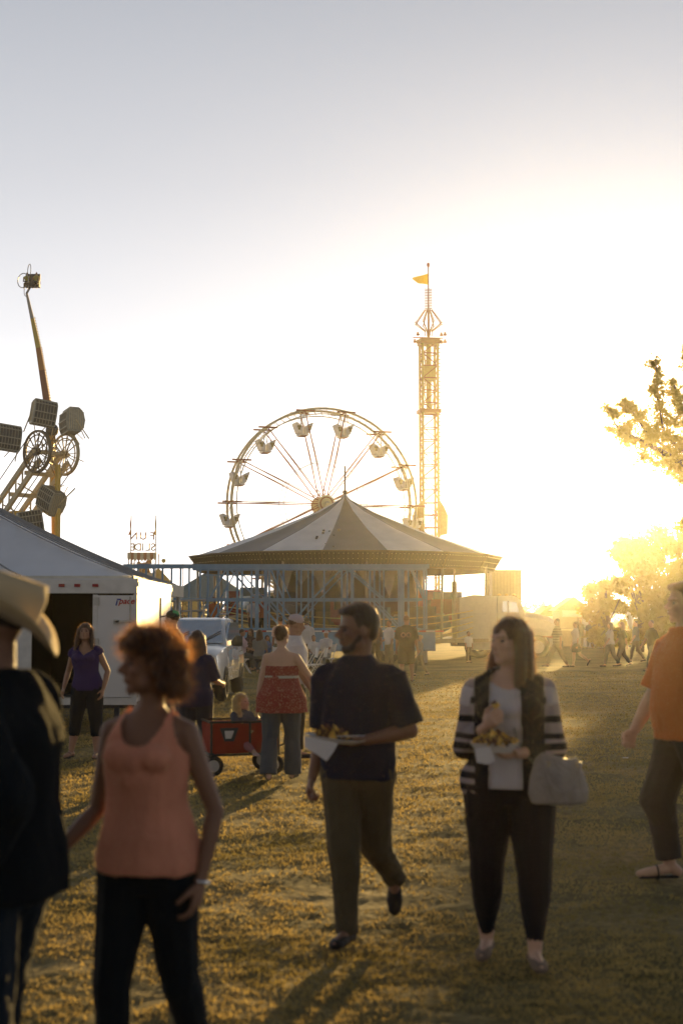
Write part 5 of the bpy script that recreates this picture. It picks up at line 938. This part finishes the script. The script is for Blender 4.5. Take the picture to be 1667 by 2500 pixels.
# seated group
def sit(px, d, rz, H, label, tc, bc, zz=None, **k): return far(px, d, rz, H, label, tc, bc, pose=SIT, z=(.47 - .44 * H) if zz is None else zz, group=GR, **k)
sit(592, 44, 100, 1.6, 'person in pale pink top seated on a folding chair facing away', pinkf, jeans, hair=('pony', 'black'), male=False)
sit(552, 45, 60, 1.6, 'dark haired person in black seated at the left end by the trailer', blackf, blackf, hair=('long', 'black', .14), male=False)
sit(612, 45, -20, 1.62, 'long haired seated woman in dark patterned top beside the pink top', fb('dark_print', (.05, .03, .03), fn=spots_fn((.25, .12, .1), 20, .6)), blackf, hair=('long', 'black', .16), male=False)
sit(634, 42, 170, 1.6, 'seated woman with golden brown hair, back to the camera', grayf, jeans, hair=('long', 'auburn', .18), male=False)
sit(653, 46.5, 20, 1.2, 'small dark haired child seated beside the trailer wheel', fb('child_blue', (.1, .15, .3)), blackf, hair=('long', 'black', .1), male=False, headscale=1.15)
sit(766, 44, 10, 1.25, 'child in white jersey seated right of the capped man', whitetee, jeans, headscale=1.15)
sit(796, 44.5, -30, 1.5, 'youth in white cap and jersey seated against the blue trailer', whitetee, grayf, hats=cap_(fb('cap_white', 0), whitetee))
far(748, 45, 190, 1.7, 'adult in white t-shirt and khaki standing among the seated group', whitetee, khaki, group=GR)
far(684, 45.5, 200, 1.72, 'adult in white t-shirt standing behind the golden haired sitter', whitetee, khaki, group=GR)
far(704, 46.5, 160, 1.6, 'person in grey standing against the blue trailer behind the red dress', grayf, blackf, group=GR)
for px, d, z_, c, l_ in ((523, 57.5, .86, fb('orange_shirt', (.5, .13, .04)), 'ride attendant in orange shirt on the deck at the left fence'), (640, 58.5, .86, fb('red_shirt', (.3, .05, .03)), 'person in red shirt on the ride deck among the cars'), (618, 57.8, .86, whitetee, 'person in white on the ride deck behind the fence')): a = far(px, d, 20, 1.7, l_, c, blackf, group='people on the ride deck'); a['root'].location.z += z_
# ---------------------------------------------------------------- the people up front
PV = .006
def plate_food(o_, R_, n, m1, m2, seed):            # heaped crisps: bent triangular flakes
    r = random.Random(seed); b = MB()
    for k in range(n):
        a = r.uniform(0, 6.28); q = R_ * math.sqrt(r.random()); h = .012 + .05 * (1 - (q / R_) ** 2) * r.random() + .01; c = V3(math.cos(a) * q, math.sin(a) * q * .8, h)
        X, Y_, Z_ = basis((r.uniform(-1, 1), r.uniform(-1, 1), r.uniform(.1, 1))); s_ = r.uniform(.018, .03); b.cur = k % 2
        vs = [c + X * s_, c + (Y_ - X * .5) * s_ * .9 + Z_ * .004, c + (-Y_ - X * .5) * s_ * .9 + Z_ * .004, c - Z_ * .006]; b.add(vs, [(0, 1, 3), (1, 2, 3), (2, 0, 3), (0, 2, 1)])
    return b
man = mk_person((gx(872, 7.4), 7.4, 0), R(-12), 1.69, 'bearded man in navy t-shirt and olive trousers walking with a white paper food tray', 
    top=('tee', fabric('navy_cotton', (.005, .01, .03)), dict(off=.01, hem=.475, sl=.92, loose=.01, fold=.007)),
    bottom=('pants', fabric('olive_khaki', (.085, .066, .036)), dict(off=.01, k=.006, cuff=.026, fold=.007, len=2.06)), shoe=('shoe', fabric('dark_leather', (.02, .016, .013), .5)),
    hair=('quiff', 'black'), sk='brown', w=1.0, beard=True, legs=((15, -5, 3, -3), (-17, -2, -56, 7)), arms=((-12, 5, 8, 12), (4, 22, 72, -58)), head=(-62, 4, 0), headscale=1.08, twist=0, vox=PV, detail=1,
    curl=(62, 14), hand=(None, ((0, 0, 1), (0, -1, 0))))
woman = mk_person((gx(1240, 6.9), 6.9, 0), R(-6), 1.62, 'long haired woman in striped cardigan and black leggings eating from a tray of nachos',
    top=('tee', fabric('white_jersey', (.5, .46, .46)), dict(off=.007, hem=.5, sl=.3, fold=.004, name='undershirt', cut=lambda x, y, z, n: (y < 0) & (z > .79 + (x / .06) ** 2 * .03))),
    bottom=('pants', fabric('black_leggings', (.006, .008, .011)), dict(off=.006, cuff=.016)), shoe=('shoe', fabric('taupe_flats', (.2, .14, .1))),
    hair=('long', 'brown', .215), sk='light', male=False, w=1.2, legs=((-4, 2, -16, 1), (8, 2, 2, 0)), arms=((2, 12, 122, -26), (10, 12, 84, -50)), head=(-46, 0, 0), headscale=1.06, vox=PV, detail=1, curl=(55, 25), hand=(((0.5, .6, .2), (0, -.2, 1)), ((0, 0, 1), (0, -1, 0))))
def cardigan(A):
    J, H, T, w = A['J'], A['H'], A['T'], 1.2; b = MB(); b.M = A['SC']; zs = np.linspace(.46, .845, 14); z0 = [t[0] for t in FEM]
    f = lambda k, z_: float(np.interp(z_, z0, [t[k] for t in FEM]))
    b.loft([T((0, f(3, z_), z_)) for z_ in zs], [(max(f(1, z_), .084 if z_ < .75 else 0) * w + .014 + (.012 if z_ < .55 else 0), f(2, z_) * w + .018) for z_ in zs], 26, up=(0, 1, 0))
    for s in (-1, 1): b.ball(T((s * .04 * w, -.062 * w, .735)), (.042 * w, .04 * w, .04), n=12)
    for i, s in ((0, -1), (1, 1)):
        sp, el, wr = J['sh', i], J['el', i], J['wr', i]; b.capsule(T((s * .05, .008, .812)), .034, sp, .043); b.capsule(sp, .043, el, .037); b.capsule(el, .037, el.lerp(wr, .5), .034); b.loft([el.lerp(wr, .4), el.lerp(wr, .78)], [.034, .03], 14)
    def fold(me, co, no):
        import bmesh
        q = co / H; x, y, z = q.T; r = co + no * (.005 * vnoise(np.stack([co[:, 0] * 13, co[:, 1] * 13, co[:, 2] * 7], -1), 1, 4))[:, None]; me.vertices.foreach_set('co', r.astype('f').ravel())
        kill = (y < -.01) & (np.abs(x + .012) < .042 + .02 * (.8 - z)) & (z < .9) & (np.abs(x) < .08) & (y > -.135)
        bm = bmesh.new(); bm.from_mesh(me); bm.verts.ensure_lookup_table(); bmesh.ops.delete(bm, geom=[bm.verts[i] for i in np.nonzero(kill)[0]], context='VERTS'); bm.to_mesh(me); bm.free()
    def sf(nt, tc, cs):                             # broad grey and black bands, all black round the opening and the cuffs
        N = nt.nodes; L = nt.links; sp = N.new('ShaderNodeSeparateXYZ'); L.new(tc.outputs['Object'], sp.inputs[0])
        ab = N.new('ShaderNodeMath'); ab.operation = 'ABSOLUTE'; L.new(sp.outputs[0], ab.inputs[0])
        r = N.new('ShaderNodeValToRGB'); r.color_ramp.interpolation = 'CONSTANT'; e = r.color_ramp.elements; G = (.3, .26, .26, 1); K = (.006, .007, .01, 1)
        d = N.new('ShaderNodeMath'); d.operation = 'DIVIDE'; d.inputs[1].default_value = 1.62; L.new(sp.outputs[2], d.inputs[0])
        e[0].position = 0; e[0].color = K; e[1].position = .45; e[1].color = K
        for ps, c in ((.475, G), (.49, K), (.51, G), (.525, K), (.545, G), (.56, K), (.6, G), (.612, K), (.63, G), (.642, K), (.66, G), (.69, K), (.71, G), (.745, K), (.762, G)): k = e.new(ps); k.color = c
        L.new(d.outputs[0], r.inputs[0])
        g = N.new('ShaderNodeMath'); g.operation = 'GREATER_THAN'; g.inputs[1].default_value = .165; L.new(ab.outputs[0], g.inputs[0])
        m = N.new('ShaderNodeMix'); m.data_type = 'RGBA'; L.new(g.outputs[0], m.inputs[0]); m.inputs[6].default_value = K; L.new(r.outputs[0], m.inputs[7]); return m.outputs[2]
    b.build('cardigan', fabric('striped_knit', (.3, .26, .26), fn=sf), A['root'], vox=PV + .001, sm=3, post=fold)
cardigan(woman)
# black bands on the cardigan, handbag with its strap
def handbag(A):
    r = empty('handbag', label='grey leather handbag with a rope strap hanging at the striped cardigan', cat='handbag'); H = A['H']; r.location = A['root'].location; r.rotation_euler = A['root'].rotation_euler
    lea = mat('grey_leather', (.27, .24, .215), .5, var=.15, scale=9, bump=.6, bscale=70, wave=9)
    c = V3(.2, -.2, .84); b = MB(); b.loft([c + V3(-.005, 0, .15), c + V3(-.01, 0, .13), c + V3(0, 0, .04), c + V3(.01, 0, -.06), c + V3(.012, 0, -.115), c + V3(.012, 0, -.13)], [(.075, .02), (.12, .03), (.155, .05), (.175, .062), (.16, .055), (.12, .03)], 26, up=(0, 1, 0))
    def fold(me, co, no): return co + no * (.007 * vnoise(co * np.array([16, 16, 9]), 1, 8))[:, None]
    b.build('bag_body', lea, r, vox=.007, sm=3, post=fold)
    for dy in (-.045, .02): h = MB(); h.path([c + V3(.1 * math.cos(a) + .03, dy - .045, .12 - .17 * abs(math.sin(a))) for a in np.linspace(0, PI, 12)], .007, 8); h.build('handle', lea, r, True)
    for x in (-.055, .118): g = MB(); g.torus(c + V3(x, -.055, .105), .012, .003, (0, 1, 0), 14); g.build('ring', mat('brass', (.5, .38, .2), .3, 1), r, True)
    s_ = MB(); P = [V3(-.1, -.02, 1.42), V3(-.09, -.11, 1.34), V3(-.05, -.165, 1.19), V3(-.015, -.185, 1.06), V3(.035, -.19, .985), V3(.075, -.19, .94)]; s_.path(P, .006, 7); s_.build('strap', mat('rope_strap', (.25, .25, .2), .8, fn=stripe_fn((.05, .06, .05), 2, .02)), r, True)
    r.scale = (.82, .82, .82); r.location += Vector((.05, -.02, .165)); return r
handbag(woman)
def on_hand(A, i, name, dz, **kw):
    J, H = A['J'], A['H']; p = (J['wr', i] + J['fd', i] * .06) * H; M_ = A['root'].matrix_basis.copy(); M_ = Matrix.LocRotScale(A['root'].location, A['root'].rotation_euler, None)
    q = M_ @ p; return empty(name, (q.x, q.y, q.z + dz), A['root'].rotation_euler.z, **kw)
paper = mat('white_paper', (.7, .66, .63), .6, var=.03, trans=.25); chipa = mat('corn_crisp', (.7, .42, .08), .6, var=.3, scale=30); chipb = mat('meat_topping', (.13, .06, .03), .7, var=.4, scale=40)
tr = on_hand(woman, 1, 'nacho_tray', .02, label='paper tray heaped with nachos held by the woman in the striped cardigan', cat='food tray'); tr.location.x -= .03
b = MB(); vs = []; 
b.rings([[V3(x * a, y * a * .75, z) for x, y in ((-1, -1), (1, -1), (1, 1), (-1, 1))] for a, z in ((.075, 0), (.11, .045), (.106, .045), (.073, .004))]); b.build('tray', paper, tr)
plate_food(tr, .105, 150, 0, 0, 4).build('nachos', [chipa, chipb], tr, loc=(0, 0, .02))
b = MB(); b.prism([(-.1, .02), (-.03, .035), (-.005, -.03), (-.04, -.05), (-.09, -.04)], (.01, -.09, -.0), (1, 0, 0), (0, 0, 1), .003); b.build('napkin', paper, tr)
hc = on_hand(woman, 0, 'nacho_chip', .03, label='single nacho chip between the fingers of the woman in the striped cardigan', cat='chip'); plate_food(hc, .012, 3, 0, 0, 2).build('crisp', [chipa, chipb], hc)
tr = on_hand(man, 1, 'food_plate', .012, label='white paper plate with food, fork and hanging napkin on the bearded man\'s palm', cat='food plate'); tr.location.x -= .06
b = MB(); b.rings([[V3(a * math.cos(k * PI / 14), a * .75 * math.sin(k * PI / 14), z) for k in range(28)] for a, z in ((.1, 0), (.15, .02), (.153, .024), (.149, .024), (.1, .004))]); b.M = None; b.build('plate', paper, tr, True)
plate_food(tr, .085, 60, 0, 0, 6).build('food', [chipa, chipb], tr, loc=(-.02, 0, .004)); tr.rotation_euler = (0, R(7), tr.rotation_euler.z)
b = MB(); b.bar((.0, -.05, .03), (.13, -.04, .05), .012, .003); b.loft([(.12, -.04, .05), (.145, -.04, .052), (.16, -.04, .055)], [(.008, .002), (.012, .002), (.006, .002)], 8); b.build('fork', mat('clear_plastic', (.6, .62, .65), .2, spec=.6), tr)
b = MB(); P = [(-.13, .012), (.045, .0), (.03, -.04), (.0, -.095), (-.05, -.07), (-.12, -.045)]; b.prism(P, (0, -.12, .008), (1, 0, 0), (0, .12, 1), .003); b.build('napkin', paper, tr)
TCUT = lambda x, y, z, n: ((y < .01) & (((x / .048) ** 2 + ((z - .835) / .075) ** 2) < 1)) | ((y >= .01) & (((x / .045) ** 2 + ((z - .84) / .035) ** 2) < 1)) | ((np.abs(x) > .096 - .42 * (z - .735)) & (z > .735) & (np.abs(x) > .055)) 
tanklady = mk_person((gx(365, 4.8), 4.8, 0), R(-14), 1.575, 'woman in coral tank top with curly auburn bob and bracelet reaching to the hat wearer',
    top=('tee', fabric('coral_knit', (.75, .31, .2), trans=.15), dict(off=.009, hem=.495, sl=.05, soff=.0, loose=.01, flare=.004, fold=.008, name='tank_top', cut=TCUT)),
    bottom=('pants', fabric('black_jeans', (.006, .009, .012)), dict(off=.006)), shoe=('shoe', fabric('black_canvas', (.01, .01, .01))),
    hair=('bob', 'auburn'), sk='brown', male=False, w=.94, legs=((10, 3, 4, -2), (-8, 4, -22, 6)), arms=((-4, 13, 38, 30), (-6, 20, 12, -8)), head=(-55, 0, 0), vox=PV, detail=1, curl=(40, 30))
b = MB(); b.M = tanklady['SC']; b.torus(tanklady['J']['wr', 1], .018, .003, tanklady['J']['fd', 1], 18); b.build('bracelet', mat('silver', (.7, .7, .7), .2, 1), tanklady['root'], True)
def cowboy(A):
    m = mat('felt_cream', (.5, .38, .22), .9, var=.1, trans=.06, sheen=.1); b = MB(); b.M = A['HM'] @ Matrix.Rotation(R(-32), 4, 'X')
    b.loft([(0, .012, .03), (0, .012, .05), (0, .014, .085), (0, .012, .104), (0, .012, .098)], [(.053, .062), (.052, .06), (.045, .054), (.034, .046), (.012, .03)], 28, up=(0, 1, 0)); b.build('hat', m, A['root'], True)
    c = MB(); c.M = b.M; rs = []
    for k, (rx, ry) in enumerate(((.052, .061), (.085, .095), (.108, .118), (.108, .118), (.085, .095), (.052, .061))):
        rs.append([V3(rx * math.cos(a), .012 + ry * math.sin(a), .032 + (.032 * (abs(math.cos(a)) ** 2) * ((rx - .052) / .056)) - .02 * abs(math.sin(a)) ** 4 * ((rx - .052) / .056) - (.004 if k > 2 else 0)) for a in np.linspace(0, 2 * PI, 37)[:-1]])
    c.rings(rs, cap=False, closed=True); c.build('hat_brim', m, A['root'], True)
hatman = mk_person((gx(-22, 4.35), 4.35, 0), R(-104), 1.71, 'person in black jacket and cream cowboy hat seen from behind at the left edge',
    top=('jacket', fabric('black_wool', (.005, .007, .009), rough=1, sheen=0, wave=5), dict(off=.022, hem=.47, sl=1.85, loose=.014, fold=.008, name='jacket')),
    bottom=('pants', fabric('dark_denim', (.008, .014, .022)), dict(off=.012, k=.008, cuff=.03, fold=.008)), shoe=('boot', fabric('black_leather', (.012, .012, .012), .4)),
    hair=('short', 'black'), sk='brown', w=1.38, legs=((10, 3, 4, 0), (-6, 3, -16, 0)), arms=((24, 4, 36, 0), (-36, 14, 26, 6)), head=(18, 4, 0), vox=PV, curl=(35, 35), hats=cowboy)
orange = mk_person((gx(1668, 9.0), 9.0, 0), R(-78), 1.87, 'man in orange t-shirt and sandals striding left in the glare at the right edge',
    top=('tee', fabric('orange_cotton', (.6, .16, .04), trans=.08), dict(off=.014, hem=.47, sl=.95, loose=.01, fold=.006)), bottom=('pants', fabric('brown_canvas', (.07, .055, .04)), dict(off=.012, k=.01, cuff=.03, fold=.007)),
    shoe=('sandal', fabric('dark_rubber', (.015, .015, .015), .6)), hair=('quiff', 'brown'), sk='light', w=1.15, belly=.25, legs=((19, 3, -10, 0), (-14, 3, -34, 0)), arms=((20, 8, 30, 2), (-20, 6, -6, 4)), head=(0, 0, 0), vox=PV, detail=1, curl=(60, 50))

for A_, c in ((man, (.02, .02, .03)), (woman, (.3, .28, .26)), (tanklady, (.5, .2, .12)), (hatman, (.02, .02, .02)), (orange, (.5, .2, .08))):
    lint(A_['top'], c, 200 if A_ is hatman else 1200 if A_ is man else 9000, .004 if A_ is hatman else .006)
for ch in woman['root'].children:
    if ch.name == 'cardigan': lint(ch, (.1, .1, .1))
flush_remesh()
flush_fuzz()
flush_lint()
